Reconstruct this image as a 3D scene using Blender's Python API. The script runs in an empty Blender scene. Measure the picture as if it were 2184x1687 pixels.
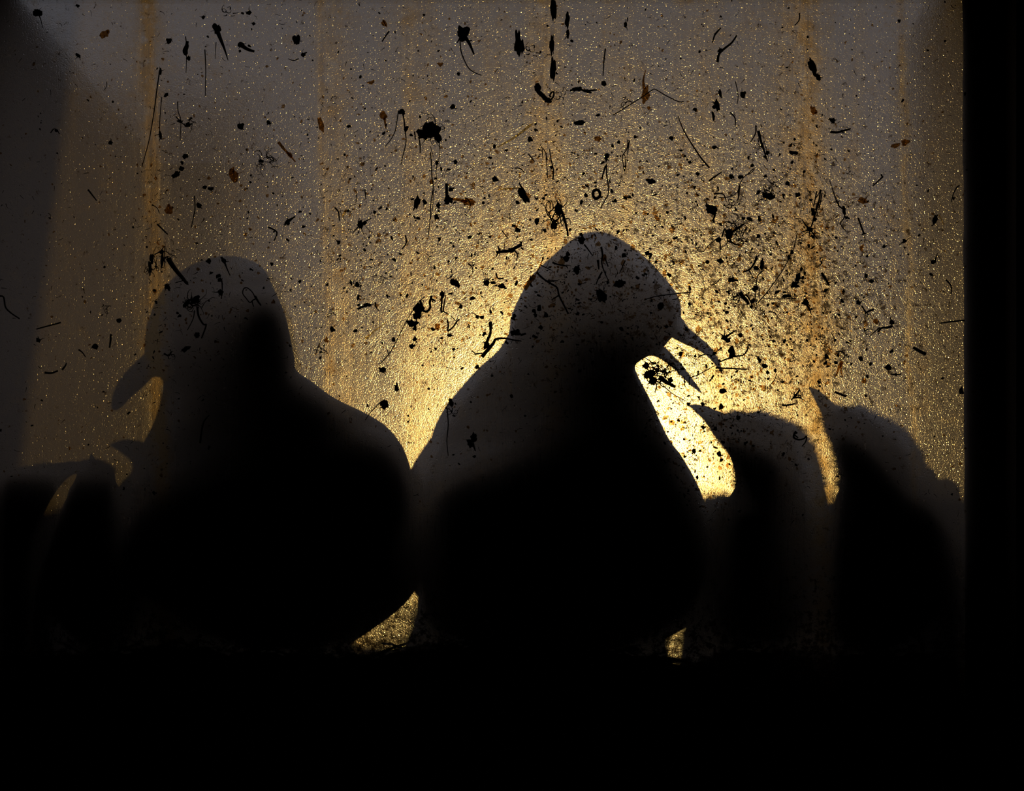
import bpy, bmesh, math, random
from mathutils import Vector, Matrix, noise

C = bpy.context.scene.collection
scene = bpy.context.scene
PI = math.pi

# ------------------------------------------------------------------ camera, sky, sun, exposure
S = 0.0002            # metres on the pane per photo pixel
ZC = 1.0186           # height of the photo's centre row on the pane
DIST = 0.80           # camera to pane
AXIS_ROW = 1250       # photo row level with the lens
SUN_EL = math.radians(2.6)
SUN_AZ = math.radians(1.8)

def px(x): return (x - 1092.0) * S
def pz(y): return ZC + (843.5 - y) * S

cam_d = bpy.data.cameras.new('camera')
cam = bpy.data.objects.new('camera', cam_d)
C.objects.link(cam)
cam_d.sensor_width = 36.0
cam_d.lens = 36.0 * DIST / (2184 * S)
cam_d.shift_y = (AXIS_ROW - 843.5) / 2184.0
cam_d.clip_start = 0.01
cam.location = (0, -DIST, pz(AXIS_ROW))
cam.rotation_euler = (PI / 2, 0, 0)
scene.camera = cam

w = bpy.data.worlds.new('dusk_sky')
scene.world = w
w.use_nodes = True
wn, wl = w.node_tree.nodes, w.node_tree.links
bg = wn['Background']
wtc = wn.new('ShaderNodeTexCoord')
wsep = wn.new('ShaderNodeSeparateXYZ')
wl.new(wtc.outputs['Generated'], wsep.inputs[0])
wramp = wn.new('ShaderNodeValToRGB')          # dim dusk: darker low down, brighter overhead
wramp.color_ramp.elements[0].position = 0.0
wramp.color_ramp.elements[0].color = (0.010, 0.0098, 0.012, 1)
wramp.color_ramp.elements[1].position = 0.75
wramp.color_ramp.elements[1].color = (0.335, 0.325, 0.345, 1)
wl.new(wsep.outputs['Z'], wramp.inputs[0])
wl.new(wramp.outputs[0], bg.inputs['Color'])
bg.inputs['Strength'].default_value = 1.0

sd = bpy.data.lights.new('low_sun', 'SUN')
sun = bpy.data.objects.new('low_sun', sd)
C.objects.link(sun)
sd.energy = 0.135
sd.color = (1.0, 0.63, 0.175)
sd.angle = math.radians(0.75)
sdir = Vector((math.tan(SUN_AZ), 1.0, math.tan(SUN_EL)))          # from the pane towards the sun
sun.rotation_euler = sdir.to_track_quat('Z', 'Y').to_euler()
sun.location = sdir * 12 + Vector((0, 0, 1))

vs = scene.view_settings
vs.view_transform = 'Standard'
vs.look = 'None'
vs.gamma = 1
vs.use_curve_mapping = False
vs.exposure = 0.0
scene.cycles.max_bounces = 8
scene.cycles.transparent_max_bounces = 16

# ------------------------------------------------------------------ helpers
def link(o, parent=None):
    C.objects.link(o)
    if parent is not None:
        o.parent = parent
    return o

def obj(name, bm, mat, parent=None, smooth=True):
    me = bpy.data.meshes.new(name)
    bm.normal_update()
    bm.to_mesh(me)
    bm.free()
    if smooth:
        me.polygons.foreach_set('use_smooth', [True] * len(me.polygons))
    if mat is not None:
        me.materials.append(mat)
    return link(bpy.data.objects.new(name, me), parent)

def tag(o, label=None, cat=None, group=None, kind=None):
    if label: o['label'] = label
    if cat: o['category'] = cat
    if group: o['group'] = group
    if kind: o['kind'] = kind
    return o

def empty(name, loc):
    o = bpy.data.objects.new(name, None)
    o.empty_display_size = 0.02
    o.location = loc
    return link(o)

def box(bm, x0, x1, y0, y1, z0, z1):
    v = [bm.verts.new(p) for p in ((x0, y0, z0), (x1, y0, z0), (x1, y1, z0), (x0, y1, z0),
                                   (x0, y0, z1), (x1, y0, z1), (x1, y1, z1), (x0, y1, z1))]
    for f in ((3, 2, 1, 0), (4, 5, 6, 7), (0, 1, 5, 4), (1, 2, 6, 5), (2, 3, 7, 6), (3, 0, 4, 7)):
        bm.faces.new([v[i] for i in f])

def skin_rings(bm, rings, cap=True):
    vr = [[bm.verts.new(p) for p in r] for r in rings]
    n = len(vr[0])
    for a, b in zip(vr, vr[1:]):
        for i in range(n):
            j = (i + 1) % n
            bm.faces.new((a[i], a[j], b[j], b[i]))
    if cap:
        for r, flip in ((vr[0], True), (vr[-1], False)):
            c = bm.verts.new(sum((v.co for v in r), Vector()) / n)
            for i in range(n):
                j = (i + 1) % n
                bm.faces.new((r[j], r[i], c) if flip else (r[i], r[j], c))

def catmull(P, n):
    """n samples along a centripetal-free Catmull-Rom through tuples P (any dimension)"""
    if len(P) < 3:
        return [tuple(a + (b - a) * i / (n - 1) for a, b in zip(P[0], P[-1])) for i in range(n)]
    out = []
    m = len(P) - 1
    for i in range(n):
        t = i / (n - 1) * m
        k = min(int(t), m - 1)
        f = t - k
        p0, p1, p2, p3 = P[max(k - 1, 0)], P[k], P[k + 1], P[min(k + 2, m)]
        out.append(tuple(0.5 * (2 * b + (c - a) * f + (2 * a - 5 * b + 4 * c - d) * f * f + (3 * b - a - 3 * c + d) * f ** 3)
                         for a, b, c, d in zip(p0, p1, p2, p3)))
    return out

def tube(bm, pts, rad, sides=6, n=None):
    """round tapered tube along world points; rad: one radius per point"""
    P = [tuple(p) + (r,) for p, r in zip(pts, rad)]
    P = catmull(P, n or max(4, 4 * (len(P) - 1) + 1))
    rings = []
    for i, p in enumerate(P):
        a = Vector(P[max(i - 1, 0)][:3]); b = Vector(P[min(i + 1, len(P) - 1)][:3])
        d = (b - a)
        d = d.normalized() if d.length > 1e-9 else Vector((0, 0, 1))
        u = d.cross(Vector((0, 1, 0)))
        if u.length < 1e-4: u = d.cross(Vector((1, 0, 0)))
        u.normalize(); v = d.cross(u)
        r = max(p[3], 2e-5)
        rings.append([Vector(p[:3]) + u * r * math.cos(2 * PI * k / sides) + v * r * math.sin(2 * PI * k / sides) for k in range(sides)])
    skin_rings(bm, rings)

# ------------------------------------------------------------------ materials
def mat(name):
    m = bpy.data.materials.new(name)
    m.use_nodes = True
    nt = m.node_tree
    nt.nodes.clear()
    return m, nt, nt.nodes, nt.links

def N(nt, t, **kw):
    n = nt.nodes.new(t)
    for k, v in kw.items():
        if k.startswith('i_'):
            n.inputs[k[2:].replace('_', ' ')].default_value = v
        else:
            setattr(n, k, v)
    return n

def math_node(nt, op, a, b=None, c=None, clamp=False):
    n = nt.nodes.new('ShaderNodeMath')
    n.operation = op
    n.use_clamp = clamp
    for i, v in enumerate((a, b, c)):
        if v is None: continue
        if isinstance(v, (int, float)): n.inputs[i].default_value = v
        else: nt.links.new(v, n.inputs[i])
    return n.outputs[0]

def noisy(name, c0, c1, scale, rough=0.8, bump=0.3, detail=6, stretch=(1, 1, 1)):
    m, nt, nd, L = mat(name)
    out = N(nt, 'ShaderNodeOutputMaterial')
    p = N(nt, 'ShaderNodeBsdfPrincipled', i_Roughness=rough)
    tc = N(nt, 'ShaderNodeTexCoord')
    mp = N(nt, 'ShaderNodeMapping', i_Scale=stretch)
    L.new(tc.outputs['Object'], mp.inputs['Vector'])
    no = N(nt, 'ShaderNodeTexNoise', i_Scale=scale, i_Detail=detail)
    L.new(mp.outputs[0], no.inputs['Vector'])
    cr = N(nt, 'ShaderNodeValToRGB')
    cr.color_ramp.elements[0].position = 0.35
    cr.color_ramp.elements[1].position = 0.68
    cr.color_ramp.elements[0].color = (*c0, 1)
    cr.color_ramp.elements[1].color = (*c1, 1)
    L.new(no.outputs['Fac'], cr.inputs[0])
    L.new(cr.outputs[0], p.inputs['Base Color'])
    b = N(nt, 'ShaderNodeBump', i_Strength=bump, i_Distance=0.002)
    L.new(no.outputs['Fac'], b.inputs['Height'])
    L.new(b.outputs[0], p.inputs['Normal'])
    L.new(p.outputs[0], out.inputs['Surface'])
    return m

M = {
    'plaster': noisy('dark_plaster', (0.035, 0.032, 0.03), (0.055, 0.05, 0.046), 30),
    'concrete': noisy('dark_concrete', (0.03, 0.029, 0.028), (0.055, 0.052, 0.05), 18),
    'timber': noisy('weathered_timber', (0.028, 0.02, 0.014), (0.07, 0.05, 0.034), 24, stretch=(6, 6, 0.5)),
    'soil': noisy('bare_soil', (0.035, 0.025, 0.017), (0.075, 0.055, 0.035), 6),
    'feather': noisy('dark_plumage', (0.018, 0.016, 0.015), (0.05, 0.043, 0.038), 220, rough=0.7, bump=0.5, stretch=(1, 1, 0.35)),
    'wing': noisy('wing_feathers', (0.012, 0.011, 0.011), (0.04, 0.034, 0.03), 160, rough=0.6, bump=0.8, stretch=(1, 1, 0.2)),
    'down': noisy('chick_down', (0.04, 0.033, 0.024), (0.09, 0.074, 0.05), 260, rough=0.9),
    'beak': noisy('horn_beak', (0.05, 0.042, 0.035), (0.09, 0.075, 0.06), 90, rough=0.45, bump=0.1),
    'leg': noisy('scaly_leg', (0.06, 0.04, 0.028), (0.11, 0.075, 0.05), 400, rough=0.6),
    'eye': noisy('dark_eye', (0.006, 0.005, 0.004), (0.012, 0.009, 0.007), 20, rough=0.1, bump=0.0),
    'mud': noisy('dried_mud', (0.012, 0.009, 0.006), (0.05, 0.036, 0.022), 900, rough=0.95, bump=0.6),
    'root': noisy('rotten_root', (0.012, 0.008, 0.005), (0.045, 0.03, 0.017), 500, rough=0.9),
    'litter': noisy('trodden_litter', (0.03, 0.022, 0.013), (0.1, 0.075, 0.04), 300, rough=0.95, bump=0.8),
}

def sheer(name, colour, through):
    """thin dry plant matter: part of the light comes straight through it, stained"""
    m, nt, nd, L = mat(name)
    out = N(nt, 'ShaderNodeOutputMaterial')
    tc = N(nt, 'ShaderNodeTexCoord')
    no = N(nt, 'ShaderNodeTexNoise', i_Scale=900.0, i_Detail=5.0)
    L.new(tc.outputs['Object'], no.inputs['Vector'])
    d = N(nt, 'ShaderNodeBsdfDiffuse')
    d.inputs['Color'].default_value = (colour[0] * .12, colour[1] * .12, colour[2] * .12, 1)
    t = N(nt, 'ShaderNodeBsdfTransparent')
    t.inputs['Color'].default_value = (*colour, 1)
    ms = N(nt, 'ShaderNodeMixShader')
    f = math_node(nt, 'MULTIPLY_ADD', no.outputs['Fac'], 1.6, through - 0.8, clamp=True)
    L.new(f, ms.inputs[0])
    L.new(d.outputs[0], ms.inputs[1]); L.new(t.outputs[0], ms.inputs[2])
    L.new(ms.outputs[0], out.inputs['Surface'])
    return m
M['leaf'] = sheer('dry_leaf', (0.80, 0.55, 0.28), 0.62)
M['straw'] = sheer('dry_straw', (0.98, 0.86, 0.55), 0.85)
M['crust'] = sheer('thin_mud_crust', (0.72, 0.46, 0.22), 0.55)
# ------------------------------------------------------------------ the grimy pane
PW = (-110, 2172, -70, 1502)      # pane edges in photo pixels: x0, x1, top, bottom

def pane_material():
    m, nt, nd, L = mat('grimy_scratched_plastic')
    out = N(nt, 'ShaderNodeOutputMaterial')
    tc = N(nt, 'ShaderNodeTexCoord')
    # unit = one photo pixel (0.2 mm) on the pane, x to the side, y down the pane's height
    sc = N(nt, 'ShaderNodeMapping', i_Scale=(5000, 5000, 5000))
    L.new(tc.outputs['Object'], sc.inputs['Vector'])
    sep = N(nt, 'ShaderNodeSeparateXYZ')
    L.new(sc.outputs[0], sep.inputs[0])
    X, Z = sep.outputs['X'], sep.outputs['Z']
    xz = N(nt, 'ShaderNodeCombineXYZ')
    L.new(X, xz.inputs[0]); L.new(Z, xz.inputs[1])
    UV = xz.outputs[0]

    def nz(scale, detail=3.0, rough=0.6, vec=None, dim='2D'):
        n = N(nt, 'ShaderNodeTexNoise', noise_dimensions=dim)
        n.inputs['Scale'].default_value = scale
        n.inputs['Detail'].default_value = detail
        n.inputs['Roughness'].default_value = rough
        L.new(vec or UV, n.inputs['Vector'])
        return n.outputs['Fac']

    def ramp(v, a, b):
        r = N(nt, 'ShaderNodeMapRange')
        r.inputs['From Min'].default_value = a
        r.inputs['From Max'].default_value = b
        L.new(v, r.inputs['Value'])
        return r.outputs[0]

    def stretched(angle, sx, sy, off=0.0):
        mp = N(nt, 'ShaderNodeMapping', vector_type='POINT')
        mp.inputs['Rotation'].default_value = (0, 0, angle)
        mp.inputs['Location'].default_value = (off, off * 0.7, 0)
        L.new(UV, mp.inputs['Vector'])
        m2 = N(nt, 'ShaderNodeMapping')
        m2.inputs['Scale'].default_value = (sx, sy, 1)
        L.new(mp.outputs[0], m2.inputs['Vector'])
        return m2.outputs[0]

    add = lambda a, b: math_node(nt, 'ADD', a, b)
    mul = lambda a, b: math_node(nt, 'MULTIPLY', a, b)

    # --- relief: pebbly skin, short scratches lying every way, and small pimples
    skin = nz(0.48, 2.5, 0.6)
    h = mul(skin, SKIN)
    for k in range(9):
        s = nz(1.0, 1.0, 0.5, stretched(k * PI / 9 + 0.2, 0.016, 0.42, 31.0 * k))
        s = math_node(nt, 'POWER', ramp(s, 0.55, 0.85), 1.3)
        h = add(h, mul(s, 0.22))
    grain = math_node(nt, 'POWER', ramp(nz(0.36, 2.0, 0.55), 0.56, 0.86), 1.5)      # grit under the surface
    h = add(h, mul(grain, GRAIN))
    vor = N(nt, 'ShaderNodeTexVoronoi', voronoi_dimensions='2D', feature='F1')
    vor.inputs['Scale'].default_value = 0.10
    L.new(UV, vor.inputs['Vector'])
    cs = N(nt, 'ShaderNodeSeparateColor')
    L.new(vor.outputs['Color'], cs.inputs[0])
    pim_r = math_node(nt, 'MULTIPLY_ADD', cs.outputs[0], 0.55, -0.32)       # only some cells carry a pimple
    pim = math_node(nt, 'SUBTRACT', pim_r, vor.outputs['Distance'])
    pim = math_node(nt, 'MAXIMUM', pim, 0.0)
    h = add(h, mul(pim, 6.5))
    dents = nz(0.02, 2.0, 0.5)
    h = add(h, mul(dents, 1.2))
    bump = N(nt, 'ShaderNodeBump')
    bump.inputs['Strength'].default_value = 1.0
    bump.inputs['Distance'].default_value = BUMP
    L.new(h, bump.inputs['Height'])

    # --- dirt: vertical runs, blotches, fine grime
    xo = add(X, mul(nz(0.006, 2.0), 30.0))
    xo = add(xo, mul(Z, 0.03))
    def band(x, wdt, amt):
        d = math_node(nt, 'SUBTRACT', xo, float(x - 1092 + 15 + 0))
        d = math_node(nt, 'DIVIDE', d, float(wdt))
        g = math_node(nt, 'POWER', 2.718, mul(math_node(nt, 'MULTIPLY', d, d), -1.0))
        return mul(g, amt)
    dirt = None
    for x, wdt, amt in BANDS:
        b = band(x, wdt, amt)
        dirt = b if dirt is None else add(dirt, b)
    run1 = N(nt, 'ShaderNodeCombineXYZ')
    L.new(mul(X, 0.021), run1.inputs[0]); L.new(mul(Z, 0.0011), run1.inputs[1])
    dirt = add(dirt, mul(ramp(nz(1.0, 4.0, 0.6, run1.outputs[0]), 0.5, 0.85), 0.30))
    runs = math_node(nt, 'MINIMUM', dirt, 1.0)
    stk = N(nt, 'ShaderNodeCombineXYZ')
    L.new(mul(X, 0.11), stk.inputs[0]); L.new(mul(Z, 0.008), stk.inputs[1])
    runs = mul(runs, ramp(nz(1.0, 4.0, 0.65, stk.outputs[0]), 0.34, 0.60))
    dirt = mul(dirt, ramp(nz(0.03, 5.0, 0.7), 0.25, 0.62))
    blot = ramp(nz(0.012, 6.0, 0.72), 0.56, 0.80)
    dirt = add(dirt, mul(blot, 0.5))
    fine = ramp(nz(0.11, 4.0, 0.7), 0.52, 0.75)
    dirt = add(dirt, mul(fine, 0.28))
    dirt = math_node(nt, 'MINIMUM', dirt, 1.0)

    # --- dark crumbs of dried-on grime, thick where the pane was splashed most
    dx = math_node(nt, 'DIVIDE', math_node(nt, 'SUBTRACT', X, 520.0), 420.0)
    dz = math_node(nt, 'DIVIDE', math_node(nt, 'SUBTRACT', Z, 843.5 - 640.0), 330.0)
    r2 = add(mul(dx, dx), mul(dz, dz))
    splash = math_node(nt, 'POWER', 2.718, mul(r2, -1.0))
    crumb_n = nz(0.05, 6.0, 0.82)
    crumb_t = math_node(nt, 'SUBTRACT', 0.625, mul(splash, 0.12))
    crumb_t = math_node(nt, 'SUBTRACT', crumb_t, mul(runs, 0.04))
    caked_shade = ramp(Z, 843.5 - 1180, 843.5 - 1430)            # grime cakes the foot of the pane, its darkness also hides leftover light
    crumb_t = math_node(nt, 'SUBTRACT', crumb_t, mul(caked_shade, 0.20))
    crumb = math_node(nt, 'DIVIDE', math_node(nt, 'SUBTRACT', crumb_n, crumb_t), 0.07, clamp=True)

    # --- light through the sheet
    rough = math_node(nt, 'MULTIPLY_ADD', dirt, 0.06, math_node(nt, 'MULTIPLY_ADD', runs, 0.19, ROUGH))
    refr = N(nt, 'ShaderNodeBsdfRefraction', distribution='GGX')
    refr.inputs['IOR'].default_value = 1.45
    L.new(rough, refr.inputs['Roughness'])
    L.new(bump.outputs[0], refr.inputs['Normal'])
    cmix = N(nt, 'ShaderNodeMix', data_type='RGBA')
    cmix.inputs[6].default_value = (0.92, 0.93, 0.96, 1)
    cmix.inputs[7].default_value = (0.92, 0.68, 0.36, 1)
    L.new(dirt, cmix.inputs[0])
    L.new(cmix.outputs[2], refr.inputs['Color'])
    tl = N(nt, 'ShaderNodeBsdfTranslucent')
    tmix = N(nt, 'ShaderNodeMix', data_type='RGBA')
    tmix.inputs[6].default_value = (0.67, 0.56, 0.47, 1)
    tmix.inputs[7].default_value = (0.66, 0.47, 0.26, 1)
    L.new(dirt, tmix.inputs[0])
    L.new(tmix.outputs[2], tl.inputs['Color'])
    L.new(bump.outputs[0], tl.inputs['Normal'])
    sh = N(nt, 'ShaderNodeMixShader')
    L.new(math_node(nt, 'MULTIPLY_ADD', dirt, 0.25, HAZE), sh.inputs[0])
    L.new(refr.outputs[0], sh.inputs[1]); L.new(tl.outputs[0], sh.inputs[2])
    # a little of the light passes straight through
    tr = N(nt, 'ShaderNodeBsdfTransparent')
    tr.inputs['Color'].default_value = (0.9, 0.9, 0.92, 1)
    sh2 = N(nt, 'ShaderNodeMixShader')
    sh2.inputs[0].default_value = CLEAR
    L.new(sh.outputs[0], sh2.inputs[1]); L.new(tr.outputs[0], sh2.inputs[2])
    # crumbs stop it
    gr = N(nt, 'ShaderNodeBsdfDiffuse')
    gr.inputs['Color'].default_value = (0.03, 0.022, 0.014, 1)
    grt = N(nt, 'ShaderNodeBsdfTranslucent')
    grt.inputs['Color'].default_value = (0.20, 0.11, 0.04, 1)
    grm = N(nt, 'ShaderNodeMixShader'); grm.inputs[0].default_value = 0.5
    L.new(gr.outputs[0], grm.inputs[1]); L.new(grt.outputs[0], grm.inputs[2])
    sh3 = N(nt, 'ShaderNodeMixShader')
    L.new(mul(crumb, 0.9), sh3.inputs[0])
    L.new(sh2.outputs[0], sh3.inputs[1]); L.new(grm.outputs[0], sh3.inputs[2])
    L.new(sh3.outputs[0], out.inputs['Surface'])
    return m

BUMP = 0.00010
SKIN = 0.42
GRAIN = 0.60
ROUGH = 0.246
HAZE = 0.44
CLEAR = 0.06
BANDS = [(340, 18, 1.6), (300, 40, 0.2), (735, 36, 0.40), (705, 9, 0.35), (905, 42, 0.30), (1185, 38, 0.55), (1060, 60, 0.15),
         (1330, 60, 0.15), (1530, 40, 0.25), (1745, 26, 0.75), (1700, 70, 0.3), (1945, 8, 0.5)]

def clear_material():
    m, nt, nd, L = mat('clear_plastic_back')
    out = N(nt, 'ShaderNodeOutputMaterial')
    tr = N(nt, 'ShaderNodeBsdfTransparent')
    tr.inputs['Color'].default_value = (0.96, 0.96, 0.97, 1)
    L.new(tr.outputs[0], out.inputs['Surface'])
    return m

window = empty('window_1', (px((PW[0] + PW[1]) / 2), 0, pz(PW[3])))
tag(window, 'grimy scratched translucent pane lit from behind by the low sun', 'window', kind='structure')
bm = bmesh.new()
PANE_T = 0.002
box(bm, px(PW[0]), px(PW[1]), 0.0, PANE_T, pz(PW[3]), pz(PW[2]))
bmesh.ops.translate(bm, vec=(0, 0, -ZC), verts=bm.verts)
pane = obj('pane', bm, pane_material(), smooth=False)
pane.location = (0, 0, ZC)
pane.data.materials.append(clear_material())
for p in pane.data.polygons:
    p.material_index = 0 if p.normal.y < -0.5 else 1
pane.parent = window
pane.matrix_parent_inverse = Matrix.Translation(-window.location)

# frame: a stile that overlaps the pane's edge on the room side, and the batten it is fixed to behind
bm = bmesh.new()
box(bm, px(2143), px(2300), -0.018, -0.0003, pz(PW[3] + 40), pz(PW[2] - 60))
fr = obj('window_frame', bm, M['timber'], smooth=False)
fr.parent = window; fr.matrix_parent_inverse = Matrix.Translation(-window.location)
bm = bmesh.new()
rows = 46
prev = None
rr = random.Random(4)
ring_list = []
for i in range(rows + 1):           # sawn edge wavers a little
    y = PW[2] - 60 + (1445.6 - PW[2] + 60) * i / rows
    e = px(2053.5 + 3.5 * (y / 1050.0) + rr.uniform(-1.2, 1.2))
    ring_list.append([Vector((e, 0.0022, pz(y))), Vector((e + 0.009, 0.20, pz(y))), Vector((px(2300), 0.20, pz(y))), Vector((px(2300), 0.0022, pz(y)))])
skin_rings(bm, ring_list)
bt = obj('batten', bm, M['timber'], smooth=False)
bt.parent = window; bt.matrix_parent_inverse = Matrix.Translation(-window.location)

# ------------------------------------------------------------------ dark room on the camera's side, the birds' ledge and the open ground behind
def struct(name, bm, m):
    o = obj(name, bm, m, smooth=False)
    return tag(o, kind='structure')

LEDGE = pz(1446)
bm = bmesh.new(); box(bm, -1.6, 1.6, -2.4, 0.0, -0.06, 0.0); struct('floor', bm, M['concrete'])
bm = bmesh.new(); box(bm, -1.6, 1.6, -2.4, 0.08, 2.3, 2.36); struct('ceiling', bm, M['plaster'])
bm = bmesh.new(); box(bm, -1.66, -1.6, -2.4, 0.08, -0.06, 2.36); struct('wall_left', bm, M['plaster'])
bm = bmesh.new(); box(bm, 1.6, 1.66, -2.4, 0.08, -0.06, 2.36); struct('wall_right', bm, M['plaster'])
bm = bmesh.new(); box(bm, -1.66, 1.66, -2.46, -2.4, -0.06, 2.36); struct('wall_back', bm, M['plaster'])
bm = bmesh.new()
wx0, wx1, wz0, wz1 = px(PW[0]), px(PW[1]), pz(PW[3]), pz(PW[2])
T = 0.05
box(bm, -1.6, wx0, 0.0, T, 0.0, 2.3)
box(bm, px(2302), 1.6, 0.0, T, 0.0, 2.3)
box(bm, wx0, px(2302), 0.0, T, 0.0, wz0)
box(bm, wx0, px(2302), 0.0, T, wz1, 2.3)
struct('wall_front', bm, M['plaster'])
bm = bmesh.new(); box(bm, -0.9, 0.9, T + 0.001, 0.62, LEDGE - 0.03, LEDGE)
box(bm, wx0 + 0.001, px(2300), 0.0035, T + 0.001, LEDGE - 0.03 + 0.0005, LEDGE); struct('trim_1', bm, M['timber'])
bm = bmesh.new(); box(bm, -30, 30, 0.09, 80, -0.5, -0.02); struct('ground', bm, M['soil'])
# unseen side board, added to block sky light along the pane's far side
bm = bmesh.new(); box(bm, px(-96), px(-8), 0.0035, 0.56, LEDGE + 0.0005, wz1 - 0.001)
struct('sky_blocker', bm, M['timber'])
# unseen leaning board, added to keep the sun off the pane's far corner
bm = bmesh.new()
skin_rings(bm, [[Vector((px(-900), y0, z)), Vector((px(e), y0, z)), Vector((px(e), y1, z)), Vector((px(-900), y1, z))]
                for e, z, y0, y1 in ((62, LEDGE + 0.0005, 0.575, 0.60), (285, pz(-300), 0.575, 0.60))])
struct('sun_blocker', bm, M['timber'])
# ------------------------------------------------------------------ birds behind the pane
TA, TE = math.tan(SUN_AZ), math.tan(SUN_EL)
def W(x, y, d):
    """the point at depth d behind the pane whose sun shadow falls on photo pixel x, y of the pane"""
    return Vector((px(x) + d * TA, d, pz(y) + d * TE))

GAP = 0.0030
PRESS = 0.45
SQ = 0.72          # bodies press flat towards the pane

def loft(bm, L, n=56, sides=40, fluff=0.0, seed=0):
    """closed rounded body: each station (x0, y0, x1, y1, depth, half thickness, lean) is an oval ring between two outline points"""
    P = catmull([tuple(map(float, s)) for s in L], n)
    rings = []
    for x0, y0, x1, y1, d, ry, lean in P:
        ring = []
        ym = 0.5 * (y0 + y1)
        k_ = min(max((ym - 880.0) / 150.0, 0.0), 1.0) * min(max((1340.0 - ym) / 70.0, 0.0), 1.0) if ry > 0.02 and d < 0.06 else 0.0
        press, sq = 1.0 + PRESS * k_, SQ - 0.28 * k_
        for k in range(sides):
            a = 2 * PI * k / sides
            c, s = math.cos(a), math.sin(a)
            u = 0.5 + 0.5 * c
            x = x0 + (x1 - x0) * u
            y = y0 + (y1 - y0) * u
            dep = d + max(ry, 0.0006) * (math.copysign(abs(s) ** sq, s) * (press if s < 0 else 1.0)) - lean * c
            v = W(x, y, max(dep, GAP))
            if fluff:
                f = noise.noise(Vector((x * 0.06, y * 0.06, seed + s * 2.0)))
                v += Vector((c * f * fluff * S, 0, f * fluff * S * 0.6))
            ring.append(v)
        rings.append(ring)
    skin_rings(bm, rings)
    bmesh.ops.recalc_face_normals(bm, faces=bm.faces)

def rows(data):
    """(y, xl, xr, depth, half thickness, lean) -> stations"""
    return [(xl, y, xr, y, d, t, ln) for y, xl, xr, d, t, ln in data]

def bird_root(name, x, d, label, group=None, cat='bird'):
    o = empty(name, (W(x, 1446, d).x, d, LEDGE + 0.003))
    return tag(o, label, cat, group)

def child(root, name, bm, m):
    o = obj(name, bm, m)
    o.parent = root
    o.matrix_parent_inverse = Matrix.Translation(-root.location)
    return o

def leg(root, x, d, ytop, spread=1.0, r=0.0028):
    """shank, three front toes and a hind toe standing on the ledge"""
    bm = bmesh.new()
    zt = W(x, ytop, d).z
    x0 = W(x, 1446, d).x
    g = LEDGE + 0.0030 + r * 0.7
    tube(bm, [(x0, d + 0.004, zt), (x0 - 0.001, d + 0.006, (zt + g) / 2), (x0, d, g + 0.002)], [r * 1.5, r, r * 1.1], 8)
    for a in (-0.55, 0.0, 0.55, PI):
        ln = 0.020 * spread * (0.5 if a == PI else 1.0)
        e = Vector((math.sin(a) * ln, -math.cos(a) * ln, 0))
        p0 = Vector((x0, d, g + 0.001))
        p2 = p0 + e
        p2.y = max(p2.y, GAP + r); p2.z = LEDGE + 0.0030 + r * 0.45
        tube(bm, [p0, (p0 + p2) / 2 + Vector((0, 0, r * 0.5)), p2], [r * 0.9, r * 0.75, r * 0.35], 6)
    return child(root, 'leg', bm, M['leg'])

def eye(root, x, y, d, r=0.0026):
    bm = bmesh.new()
    bmesh.ops.create_uvsphere(bm, u_segments=14, v_segments=9, radius=r)
    bmesh.ops.translate(bm, vec=W(x, y, d), verts=bm.verts)
    return child(root, 'eye', bm, M['eye'])

def down(root, stations, length, count, seed, m, keep=None, name='down'):
    """fine barbs standing off the plumage, each a thin three-sided spike"""
    r = random.Random(seed)
    P = catmull([tuple(map(float, s)) for s in stations], 60)
    bm = bmesh.new()
    for _ in range(count):
        i = r.uniform(0, len(P) - 2)
        k = int(i); f = i - k
        s = [a + (b - a) * f for a, b in zip(P[k], P[k + 1])]
        a = r.uniform(0, 2 * PI)
        c, sn = math.cos(a), math.sin(a)
        u = 0.5 + 0.5 * c
        x = s[0] + (s[2] - s[0]) * u; y = s[1] + (s[3] - s[1]) * u
        if keep and not keep(x, y): continue
        dep = max(s[4] + s[5] * sn - s[6] * c, GAP)
        p = W(x, y, dep)
        cen = W((s[0] + s[2]) / 2, (s[1] + s[3]) / 2 + 40 * 0.2, s[4])
        nrm = (p - cen)
        if nrm.length < 1e-6: continue
        nrm.normalize()
        d = (nrm + Vector((r.uniform(-.5, .5), r.uniform(-.3, .3), r.uniform(-.2, .6)))).normalized()
        q = p + d * length * r.uniform(0.4, 1.0)
        if q.y < GAP: q.y = GAP
        wv = d.cross(Vector((r.uniform(-1, 1), r.uniform(-1, 1), r.uniform(-1, 1)))).normalized() * 0.00011
        w2 = d.cross(wv).normalized() * 0.00011
        p = p - nrm * 0.0006
        vs = [bm.verts.new(p + wv), bm.verts.new(p - wv * 0.5 + w2), bm.verts.new(p - wv * 0.5 - w2), bm.verts.new(q)]
        bm.faces.new((vs[0], vs[1], vs[3])); bm.faces.new((vs[1], vs[2], vs[3])); bm.faces.new((vs[2], vs[0], vs[3]))
    return child(root, name, bm, m)

def part_loft(root, name, st, m, n=24, sides=20):
    bm = bmesh.new()
    loft(bm, st, n, sides)
    return child(root, name, bm, m)

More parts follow.
